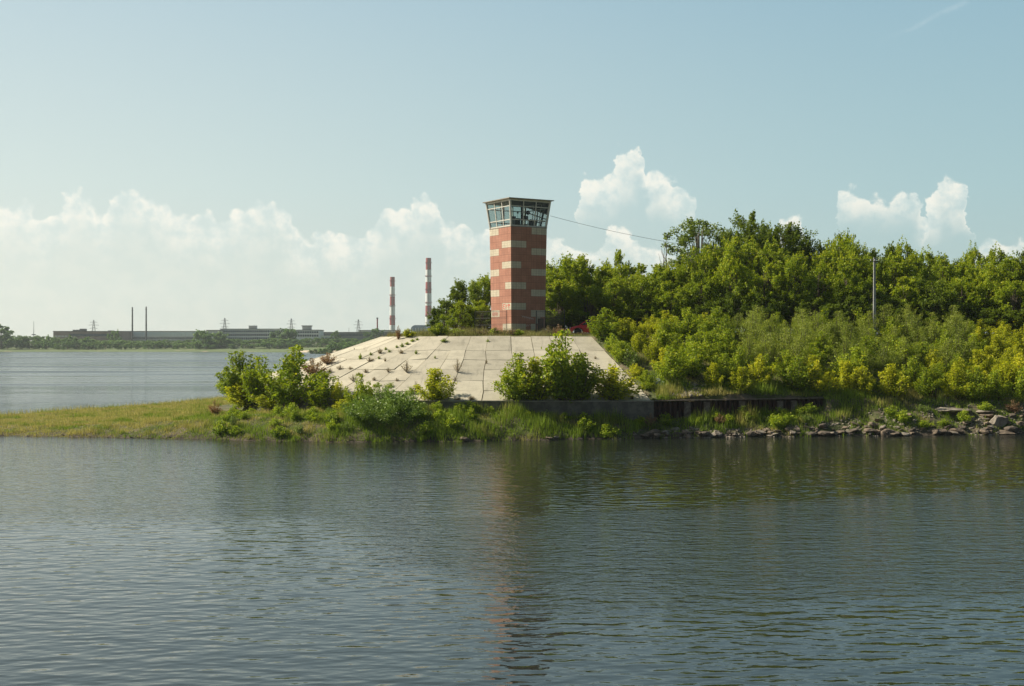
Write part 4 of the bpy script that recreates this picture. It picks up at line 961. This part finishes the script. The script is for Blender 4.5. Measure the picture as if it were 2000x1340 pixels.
# purple-brown reeds along the river side of the spit
n = 14000; X = r.uniform(-50, -33, n); Y = r.uniform(105, 152, n); d = sdist(LAND, X, Y) + .45 * wob(X, Y); k = (d > -.6) & (d < 2.2) & (Y > 108); X, Y = X[k], Y[k]
tag(grass_obj('reeds', X, Y, r.uniform(.3, .75, len(X)), r.uniform(.04, .07, len(X)), M['grass'], r), 'taller reeds along the river side of the spit', 'reeds', kind='stuff')

# herb clumps on the bank
rr = random.Random(11); hl = []
while len(hl) < 64:
    px = rr.uniform(430, 1990); y = rr.uniform(88, 98); x = (px - 1000) / F * y
    dd = float(sdist(LAND, np.array([x]), np.array([y]))[0])
    yw = 92.4 if x < 10.7 else np.interp(x, [10.7, 24.3, 50], [92.4, 96.0, 98])
    if x < -7: yw = 98
    if dd < .5 or y > yw or any(hypot(x - a, y - b) < .9 for a, b in hl): continue
    hl.append((x, y))
hl.sort(); cn = {}
for x, y in hl:
    z = gz(x, y); ky = rr.choice(['herb0', 'herb1', 'herb2', 'herb0', 'herb1', 'silver', 'seedy' if x > 5 else 'herb2'])
    nm, lb = {'h': ('leafy_weed', 'leafy green weed clump'), 's': ('leafy_weed', 'silvery green weed clump')}[ky[0]] if ky != 'seedy' else ('dry_weed', 'brown seeding weed clump')
    cn[lb] = cn.get(lb, 0) + 1
    where = 'before the willow' if x < -6.5 else 'below the concrete wall' if x < 10.7 else 'below the sheet piles' if x < 23 else 'among the bank rocks'
    plant(ky, nm, x, y, z - .05, rr.uniform(.55, 1.1), rr.uniform(.9, 1.7), '%s %s, %s from the left of its kind' % (lb, where, ORD[cn[lb] - 1]), 'weed', 'weed clumps on the near bank')
x, y, z = hit(420, 812); plant('seedy', 'dock_plant', x, y, z, 1.3, 1.2, 'dark brown dock plant standing alone in the grass of the spit', 'weed', None)
x, y, z = hit(1185, 858); plant('herb2', 'leafy_weed', x, y + .5, z, 1.1, 2.0, 'dark rounded green clump at the waterline under the wall', 'weed', None)

def rock_mesh(name, seed, fl, m):
    import bmesh
    r = np.random.default_rng(seed); bm = bmesh.new(); bmesh.ops.create_icosphere(bm, subdivisions=3, radius=.5)
    dirs = r.normal(size=(9, 3)); dirs /= np.linalg.norm(dirs, axis=1)[:, None]; off = r.uniform(.26, .42, 9)
    for v in bm.verts:
        p = np.array(v.co)
        for dd, oo in zip(dirs, off):
            e = p @ dd - oo
            if e > 0: p = p - dd * e * .95
        p[2] *= fl; p += r.normal(0, .008, 3); v.co = p
    me = bpy.data.meshes.new(name); bm.to_mesh(me); bm.free(); me.materials.append(m); return me
RK = [rock_mesh('rock_%d' % i, 200 + i, (.7, .5, .35, .6, .28, .45)[i], M[('rock', 'rock_pale', 'rock', 'rock_dark', 'rock_pale', 'rock')[i]]) for i in range(6)]
def rock(px, py, wpx, k, label, hs_=1., rz=None, til=.25, dp=.8):
    x, y, z = hit(px, py); w = wpx / F * y
    o = link('rock', RK[k]); o.location = (x, y, z + .02); o.scale = (w * 1.15, w * dp, w * hs_); o.rotation_euler = (rr.uniform(-til, til), rr.uniform(-til, til), rr.uniform(0, 6) if rz is None else rz)
    return tag(o, label, 'rock', 'rocks along the waterline')
BIG = [(1945, 826, 44, 1, 'big pale rock slab tilted towards the water near right edge', 1.5, 0, .35), (1862, 803, 62, 4, 'long flat pale ledge rock high on the right bank', .8, .1, .05), (1925, 806, 34, 4, 'flat rock right of the long ledge rock', .9, .2, .05),
       (1930, 812, 30, 2, 'darker flat rock under the ledge pair', .8, 0, .1), (1978, 842, 36, 3, 'dark blocky rock at the waterline near right edge', .9, .3, .2), (1888, 826, 26, 5, 'tilted grey rock between the grassy tufts', .8, .6, .3),
       (1960, 848, 46, 5, 'low wide rock at the waterline below the big pale slab', .6, 0, .1), (1836, 842, 44, 2, 'sloping flat rock at the waterline below the ledge', .7, .1, .15), (1745, 848, 40, 2, 'flat brown rock at the waterline midway along rocky bank', .7, 0, .1),
       (1700, 842, 30, 5, 'grey rock right of the reed tuft at the waterline', .8, .3, .2), (1615, 850, 34, 3, 'dark rock at the water edge below the sheet pile end', .7, 0, .1), (1640, 846, 34, 2, 'broad rock right of the dark water edge rock', .7, 0, .1),
       (1275, 850, 34, 0, 'pointed brown rock in the cluster below the sheet piles', .8, .4, .3), (1298, 848, 24, 1, 'pale rock in the cluster below the sheet piles', .9, .8, .3), (1258, 852, 22, 2, 'low rock at left of the cluster below the sheet piles', .8, 1, .2),
       (1322, 842, 15, 1, 'small pale rock above the cluster in the grass', 1, 0, .2), (908, 861, 20, 0, 'lone dark rock at the waterline below the wall', .9, .2, .3), (1075, 858, 18, 2, 'flat rock at the waterline below the big shrub clump', .8, 0, .2),
       (1085, 856, 14, 1, 'small pale rock beside the flat waterline rock', .8, 0, .2), (1130, 858, 16, 3, 'dark small rock at the waterline below the yellow bush', .8, 0, .2), (510, 812, 34, 4, 'flat sandy stone in the grass before the left shrubs', .5, 0, .05),
       (279, 807, 9, 5, 'small grey stone on the spit ridge', 1, 0, .2), (131, 823, 7, 5, 'small stone on the spit near left edge', 1, 0, .2), (121, 850, 6, 1, 'tiny white stone at the spit waterline', 1, 0, .2), (330, 854, 10, 3, 'dark clod at the waterline of spit', .8, 0, .2)]
for px, py, w, k, lab, hh, rz, til in BIG: rock(px, py, w, k, lab, hh, rz, til)
lst = []
while len(lst) < 150:
    px = rr.uniform(1235, 2000)
    if px < 1380 and rr.random() < .5: continue
    top = np.interp(px, [1235, 1300, 1450, 1650, 1800, 2000], [846, 838, 842, 830, 806, 802]); bot = np.interp(px, [1235, 2000], [853, 847])
    py = bot - (bot - top) * rr.random() ** 1.5
    lst.append((px, py, rr.choice([8, 10, 12, 14, 18, 24]) * (1.15 if py > bot - 5 else .9)))
lst.sort(); cn = {}
for i, (px, py, w) in enumerate(lst):
    part = 'below the sheet piles' if px < 1600 else 'below the utility pole' if px < 1800 else 'near the big pale slab'
    band = 'at the water edge' if py > np.interp(px, [1235, 2000], [848, 842]) else 'up the bank'
    k = rr.randrange(6); tint = ('brown', 'pale', 'flat brown', 'dark', 'flat pale', 'grey')[k]
    sz = 'small' if w < 12 else 'medium' if w < 18 else 'large'
    lb = '%s %s rock %s %s' % (sz, tint, band, part); cn[lb] = cn.get(lb, 0) + 1
    rock(px, py, w, k, lb + ', %s from left' % ORD[cn[lb] - 1], rr.uniform(.7, 1.1), None, .35)
# gravel and rubble between the rocks, too fine to count
def gravel(name, pts, smin, smax, m, label):
    n = len(pts); base = RK[0]; b = MB(); rg = np.random.default_rng(len(pts))
    ico = [(0, 0, 1), (.9, 0, .4), (.28, .85, .4), (-.72, .53, .4), (-.72, -.53, .4), (.28, -.85, .4), (.72, .53, -.4), (-.28, .85, -.4), (-.9, 0, -.4), (-.28, -.85, -.4), (.72, -.53, -.4), (0, 0, -1)]
    fc = [(0, 1, 2), (0, 2, 3), (0, 3, 4), (0, 4, 5), (0, 5, 1), (1, 6, 2), (2, 7, 3), (3, 8, 4), (4, 9, 5), (5, 10, 1), (6, 7, 2), (7, 8, 3), (8, 9, 4), (9, 10, 5), (10, 6, 1)]
    V = []; Fc = []
    I = np.array(ico)
    for i, (x, y, z) in enumerate(pts):
        s = rg.uniform(smin, smax) * np.array([rg.uniform(.7, 1.6), rg.uniform(.7, 1.4), rg.uniform(.3, .8)]); a = rg.uniform(0, 6.3)
        J = I * s + rg.normal(0, smin * .15, I.shape); ca, sa = cos(a), sin(a)
        V.append(np.stack([J[:, 0] * ca - J[:, 1] * sa + x, J[:, 0] * sa + J[:, 1] * ca + y, J[:, 2] + z], 1)); Fc.append(np.array(fc) + 12 * i)
    o = link(name, np_mesh(name, np.concatenate(V), np.concatenate(Fc), m, nper=3)); return tag(o, label, 'rubble', kind='stuff')
pts = []
gx = r.uniform(7, 44, 14000); gy = r.uniform(88, 101, 14000); gd = sdist(LAND, gx, gy) + .45 * wob(gx, gy)
wd_ = np.interp(gx, [7, 11, 14, 18, 26, 32, 44], [.3, 1.2, 1.0, .7, 2.0, 3.6, 4.2])
gk = (gd > -.12) & (gd < wd_ * (1 + .3 * patch(gx, gy))) & (patch(gx * 1.3, gy * 1.3 + 4) > -.9); gzv = ground_z(gx, gy)
pts = [(a, b, max(c, -.02)) for a, b, c in zip(gx[gk], gy[gk], gzv[gk])]
gravel('gravel', pts, .03, .12, M['rock_pale'], 'broken stone littering the rocky bank')
pts = []
for _ in range(420):
    x_ = rr.uniform(10.9, 14.6); y_ = rr.uniform(94.0, 96.8)
    if x_ > 7.9 + (108 - y_) / 15 * 3.6: pts.append((x_, y_, gz(x_, y_)))
gravel('rubble', pts, .05, .2, M['rock_pale'], 'broken brick and concrete rubble beside the lower slab corner')
pts = [(rr.gauss(11.55, .35), rr.gauss(96.6, .5)) for _ in range(45)]
gravel('debris', [(a, b, gz(a, b) + .08) for a, b in pts if a > 7.8 + (108 - b) / 15 * 3.6], .06, .17, mat('pale_blue_debris', (.40, .47, .46), .6, vary=(5, (.22, .26, .26), .9)), 'whitish blue broken debris beside the slab edge')
for i, (px, h, lab) in enumerate(((1821, .62, 'left and shorter of two rusty iron posts in the grass'), (1828, .85, 'right and taller of two rusty iron posts in the grass'))):
    x, y, z = hit(px, 780); b = MB(); b.box((0, 0, h / 2), (.13, .13, h)); b.box((0, 0, h + .02), (.2, .2, .05)); o = b.build('iron_post', M['rust'], None, loc=(x, y, z)); tag(o, lab, 'post', 'rusty posts')

# ------------------------------------------------------------------ the far shore
def fx(px, Y): return (px - 1000) / F * Y
def fz(py, Y): return HC + (HZ - py) / F * Y
def building(name, px0, px1, top, Y, depth, wall, roofm, label, cat='building', base_row=668):
    x0, x1 = fx(px0, Y), fx(px1, Y); z0 = float(far_z(np.array([x0]), np.array([Y]))[0]) - 1.5; zt = fz(top, Y)
    t = empty(name, ((x0 + x1) / 2, Y, z0), label=label, cat=cat); w = x1 - x0; h = zt - z0
    b = MB(); b.box((0, depth / 2, h / 2), (w, depth, h)); b.build('wall', wall, t)
    b = MB(); b.box((0, depth / 2, h + .25), (w + .8, depth + .8, .5)); b.build('roof', roofm, t)
    return t, w, h, z0
def windows(t, w, h, cols, rows, u0=.03, u1=.97, y=0, m=None, fill=.8, nm='window', xoff=0):
    m = m or M['win_far']; cw = (u1 - u0) * w / cols
    b = None
    for (za, zb) in rows:
        b = MB(); b.box((0, -.1, 0), (cw * fill, .3, zb - za)); me = b.mesh(nm, m)
        for k in range(cols):
            o = link(nm, me, t); o.location = (-w / 2 + u0 * w + cw * (k + .5) + xoff, y, (za + zb) / 2)
def rbox(t, w, h, u, bw, bh, m, nm, d=6, y=5):
    b = MB(); b.box((0, 0, bh / 2), (bw, d, bh)); o = b.build(nm, m, t); o.location = (-w / 2 + u * w, y, h + .5); return o
def zl(row, Y, z0): return fz(row, Y) - z0
# brick works
t, w, h, z0 = building('brick_factory', 104, 232, 647.5, 1180, 40, M['brick_far'], M['roof_far'], 'long low brown brick factory near left edge of the far shore')
windows(t, w, h, 14, [(zl(657, 1180, z0), zl(652, 1180, z0))], .24, .99, fill=.97); windows(t, w, h, 4, [(zl(658, 1180, z0), zl(655.5, 1180, z0))], .02, .22, m=M['conc_far'])
rbox(t, w, h, .43, 5, 2.2, M['roof_far'], 'roof_housing'); rbox(t, w, h, .36, 2, 1.3, M['roof_far'], 'roof_vent'); rbox(t, w, h, .86, 4.5, .5, M['roof_far'], 'roof_vent'); rbox(t, w, h, .3, 2, 1.2, M['roof_far'], 'roof_vent')
# glazed hall
t, w, h, z0 = building('glazed_hall', 234, 414, 647.5, 1220, 60, M['conc_far'], M['roof_far'], 'very long pale glazed factory hall behind two thin dark stacks')
windows(t, w, h, 24, [(zl(657.5, 1220, z0), zl(648.5, 1220, z0))], .04, .99, m=M['glaz_far'], fill=.93); windows(t, w, h, 24, [(zl(662, 1220, z0), zl(659, 1220, z0))], .04, .99, m=M['dark_far'], fill=.95)
# office block
t, w, h, z0 = building('office_block', 430, 562, 643, 1170, 22, M['band_far'], M['roof_far'], 'long white three storey office block behind the far trees')
windows(t, w, h, 30, [(zl(649.2, 1170, z0), zl(645.5, 1170, z0)), (zl(656, 1170, z0), zl(652, 1170, z0)), (zl(663, 1170, z0), zl(659, 1170, z0))], .02, .99, fill=.78)
rbox(t, w, h, .47, 7, 3, M['conc_far'], 'roof_housing')
t, w, h, z0 = building('office_wing', 562, 624, 645, 1155, 26, M['band_far'], M['roof_far'], 'stepped right wing of the white office block with rooftop tower')
windows(t, w, h, 13, [(zl(650.5, 1155, z0), zl(647.3, 1155, z0)), (zl(657.5, 1155, z0), zl(653.8, 1155, z0))], .02, .97, fill=.75)
rbox(t, w, h, .58, 8, 3.2, M['conc_far'], 'roof_tower')
o = rbox(t, w, h, .58, 9.5, .8, M['roof_far'], 'tower_cap'); o.location.z += 3.2
t, w, h, z0 = building('small_workshop', 403, 431, 645.5, 1160, 16, M['conc_far'], M['roof_far'], 'small pale block left of the white office block')
windows(t, w, h, 5, [(zl(655, 1160, z0), zl(651, 1160, z0))])
t, w, h, z0 = building('long_shed', 625, 760, 649.5, 1200, 50, M['dark_far'], M['roof_far'], 'long dark flat shed right of the white office block')
windows(t, w, h, 20, [(zl(656, 1200, z0), zl(653, 1200, z0))], .05, .97, m=M['win_far'], fill=.9)
t, w, h, z0 = building('white_house', 626, 649, 656.5, 1120, 12, M['band_far'], M['conc_far'], 'small white flat roofed house before the dark shed'); windows(t, w, h, 3, [(zl(662, 1120, z0), zl(659.5, 1120, z0))])
t, w, h, z0 = building('grey_shed', 700, 775, 645.5, 1350, 40, M['conc_far'], M['roof_far'], 'grey shed seen left of the nearer striped chimney'); windows(t, w, h, 10, [(zl(652, 1350, z0), zl(649, 1350, z0))])
# blue boiler house with barrel roof
Y = 1700; x0, x1 = fx(802, Y), fx(832, Y); z0 = 8
t = empty('boiler_house', ((x0 + x1) / 2, Y, z0), label='blue glazed boiler house with rounded roof corner between both chimneys', cat='building'); w = x1 - x0; h = fz(635, Y) - z0
b = MB(); n8 = [(-w / 2, 0), (-w / 2, h * .72)] + [(-w / 2 + w * .3 * (1 - cos(a)), h * .72 + h * .28 * sin(a)) for a in (.4, .8, 1.2, 1.57)] + [(w / 2, h), (w / 2, 0)]
vs = [(x, yy, z) for yy in (0, 30) for x, z in n8]; n_ = len(n8)
b.add(vs, [tuple(range(n_)), tuple(range(2 * n_ - 1, n_ - 1, -1))] + [(i, i + n_, (i + 1) % n_ + n_, (i + 1) % n_) for i in range(n_)]); b.build('wall', M['blue_far'], t)
for k in range(5):
    b = MB(); b.box((-w / 2 + w * (.14 + .18 * k), -.2, h * .42), (.5, .5, h * .84)); b.build('pilaster', M['band_far'], t)

def chimney(px, top, Y, w0, w1, bands, label, rings):
    x = fx(px, Y); zt = fz(top, Y); z0 = 6
    t = empty('striped_chimney', (x, Y, z0), label=label, cat='chimney', group='red and white banded chimneys'); H = zt - z0
    rad = lambda z: (w0 + (w1 - w0) * (z / H)) / 2
    b = MB(); prev = 0
    zs = [fz(rw_, Y) - z0 for rw_ in bands]          # rows where the paint changes, from the top down; first band red
    edges = [H] + zs + [0]
    for i in range(len(edges) - 1):
        b.lathe([(rad(edges[i + 1]), edges[i + 1]), (rad(edges[i]), edges[i])], 28, mi=i % 2)
    b.build('shaft', [M['stack_red'], M['stack_white']], t)
    for rw_ in rings:
        z = fz(rw_, Y) - z0; b = MB(); r0 = rad(z)
        b.lathe([(r0 + .02, z - .3), (r0 + 1.0, z), (r0 + 1.0, z + .15), (r0 + .02, z + .15)], 28)
        for k in range(14): b.tube([((r0 + .95) * cos(k * .449), (r0 + .95) * sin(k * .449), z), ((r0 + .95) * cos(k * .449), (r0 + .95) * sin(k * .449), z + 1.3)], .07, 4)
        b.lathe([(r0 + .9, z + 1.2), (r0 + 1.02, z + 1.2), (r0 + 1.02, z + 1.32), (r0 + .9, z + 1.32)], 28)
        b.build('gallery', M['stack_red'], t)
    b = MB(); b.lathe([(rad(H) * .85, H - 1), (rad(H) * .85, H + .02)], 20); b.build('flue_mouth', M['stack_dark'], t)
    b = MB(); b.box((0, -rad(H / 2) - .15, H / 2), (.5, .3, H * .98)); b.build('ladder', M['lattice'], t)
chimney(766.5, 541, 1900, 9.2, 7.0, [560, 579, 596, 616, 635, 655], 'shorter red and white banded chimney left of the tall one', [549, 577, 598, 623])
chimney(837, 504, 1900, 10.4, 8.2, [527, 551, 573, 597, 619, 640], 'taller red and white banded chimney beside the trees', [514, 540, 566, 592, 617])
for px, top, lab in ((258.5, 600, 'left of the two slim dark metal stacks by the glazed hall'), (285.5, 599, 'right of the two slim dark metal stacks by the glazed hall')):
    Y = 1190; t = empty('slim_stack', (fx(px, Y), Y, 6), label=lab, cat='chimney', group='slim dark stacks'); H = fz(top, Y) - 6
    b = MB(); b.lathe([(.75, 0), (.75, H * .5), (.6, H)], 14); b.build('flue_pipe', M['stack_dark'], t)
    for q in (.5, .75, .92):
        b = MB(); b.lathe([(.7, H * q), (1.1, H * q + .1), (1.1, H * q + .3), (.7, H * q + .3)], 14); b.build('collar', M['stack_dark'], t)
Y = 1300; t = empty('slim_stack', (fx(737, Y), Y, 6), label='short thin reddish pipe stack above the dark shed', cat='chimney', group=None); H = fz(621, Y) - 6
b = MB(); b.lathe([(.8, 0), (.7, H)], 12); b.build('flue_pipe', M['stack_red'], t); b = MB(); b.lathe([(1, H - 1), (1, H + .4)], 12); b.build('stack_cap', M['stack_dark'], t)
def pylon(px, top, Y, label):
    t = empty('power_pylon', (fx(px, Y), Y, 8), .5, label, 'pylon', 'power pylons beyond the far shore'); H = fz(top, Y) - 8
    b = MB(); k4 = [(-1, -1), (1, -1), (1, 1), (-1, 1)]; wd = lambda u: 3.2 * (1 - u) ** 1.3 + .35
    for sx, sy in k4: b.tube([(sx * wd(u), sy * wd(u), H * u) for u in (0, .25, .5, .75, 1)], .14, 4)
    for i in range(10):
        u0, u1 = i / 10, (i + 1) / 10
        for a in range(4):
            p, q = k4[a], k4[(a + 1) % 4]
            b.tube([(p[0] * wd(u0), p[1] * wd(u0), H * u0), (q[0] * wd(u1), q[1] * wd(u1), H * u1)], .07, 3); b.tube([(q[0] * wd(u0), q[1] * wd(u0), H * u0), (p[0] * wd(u1), p[1] * wd(u1), H * u1)], .07, 3)
    b.build('lattice_mast', M['lattice'], t)
    for u, L in ((.62, 4.2), (.76, 5.6), (.89, 4.0)):
        b = MB(); b.tube([(-L, 0, H * u), (L, 0, H * u)], .11, 4); b.tube([(-L, 0, H * u), (0, 0, H * u + 1.3), (L, 0, H * u)], .08, 4); b.build('crossarm', M['lattice'], t)
pylon(183, 625, 1350, 'lattice pylon behind the brown brick factory'); pylon(439, 621, 1300, 'lattice pylon above the left end of the office block')
pylon(569, 622, 1320, 'lattice pylon above the joint of office block and wing'); pylon(700, 624, 1350, 'lattice pylon above the dark shed')
for px, top, Y, lab in ((66, 627, 1150, 'slim antenna mast over the trees near the left edge'), (681.5, 640, 1300, 'short thin mast left of the pylon above the dark shed')):
    t = empty('antenna_mast', (fx(px, Y), Y, 7), label=lab, cat='mast', group='thin masts'); H = fz(top, Y) - 7
    b = MB(); b.tube([(0, 0, 0), (0, 0, H)], [.45, .12], 6); b.build('mast_pole', M['lattice'], t); b = MB(); b.box((0, 0, H * .38), (3.2, 2, .8)); b.build('platform', M['lattice'], t)

# trees of the far bank
FT = []
def far_row(nm, Y, px0, px1, step, top, jit, wd):
    lst = []; px = px0
    while px < px1:
        lst.append((px + random.uniform(-4, 4), Y + random.uniform(-12, 12), np.interp(px, *top) + random.uniform(-jit, jit), wd * random.uniform(.8, 1.25))); px += step * random.uniform(.75, 1.25)
    for i, (px, y, tp, w_) in enumerate(sorted(lst)):
        x = fx(px, y); z = float(far_z(np.array([x]), np.array([y]))[0])
        plant('far%d' % random.randrange(4), 'shore_tree', x, y, z - .5, max(3.5, fz(tp, y) - z), w_, 'distant %s tree of the far shore, %s from the left' % (nm, ORD[i]), 'tree', 'trees along the far shore')
far_row('front row', 1030, -8, 720, 19, ([0, 100, 240, 330, 400, 600, 640, 740], [667, 667, 669, 669, 670, 668, 668, 668]), 2.5, 11)
far_row('middle row', 1062, -8, 740, 17, ([0, 60, 100, 160, 200, 235, 380, 400, 560, 740], [657, 656, 656, 663, 666, 666, 667, 664, 661, 661]), 2.5, 13)
far_row('back row', 1105, -8, 760, 21, ([0, 95, 110, 230, 370, 400, 430, 480, 560, 760], [655, 654, 660, 666, 667, 662, 660, 665, 661, 661]), 2, 13)
far_row('near point', 810, 618, 745, 15, ([610, 640, 660, 700, 745], [684, 676, 668, 668, 664]), 3, 9)
for px, top, Y, w_, key, lab in ((2, 632, 1030, 20, 'far_conifer', 'tall dark conifer cut by the left edge'), (397, 648, 1040, 19, 'far0', 'large dark round tree left of the office block'), (424, 649, 1045, 19, 'far1', 'large dark tree touching the office block'),
                                ((224), 644, 1120, 12, 'far2', 'tree overtopping the right end of the brick factory'), (553, 641, 1100, 20, 'far3', 'dark tree covering the office facade middle'), (566, 646, 1100, 16, 'far0', 'dark tree beside the one covering the office facade'),
                                (655, 645, 1090, 8, 'far_conifer', 'slim pointed tree before the dark shed'), (732, 642, 1090, 15, 'far1', 'taller tree left of the nearer chimney foot'), (150, 655, 1040, 19, 'far2', 'bulky dark tree before the brick factory')):
    x = fx(px, Y); z = float(far_z(np.array([x]), np.array([Y]))[0]); plant(key, 'shore_tree', x, Y, z - .5, fz(top, Y) - z, w_, lab, 'tree', 'trees along the far shore')

# ------------------------------------------------------------------ haze
hb = MB(); hb.box((0, 1500, 84), (7000, 4400, 172))
m = bpy.data.materials.new('haze_air'); m.use_nodes = True; g = N(m.node_tree)
g.n('ShaderNodeOutputMaterial', ins={'Volume': g.n('ShaderNodeVolumePrincipled', ins={'Color': (.86, .93, .95), 'Density': .0001, 'Anisotropy': .3})})
tag(hb.build('haze', m), kind='stuff')
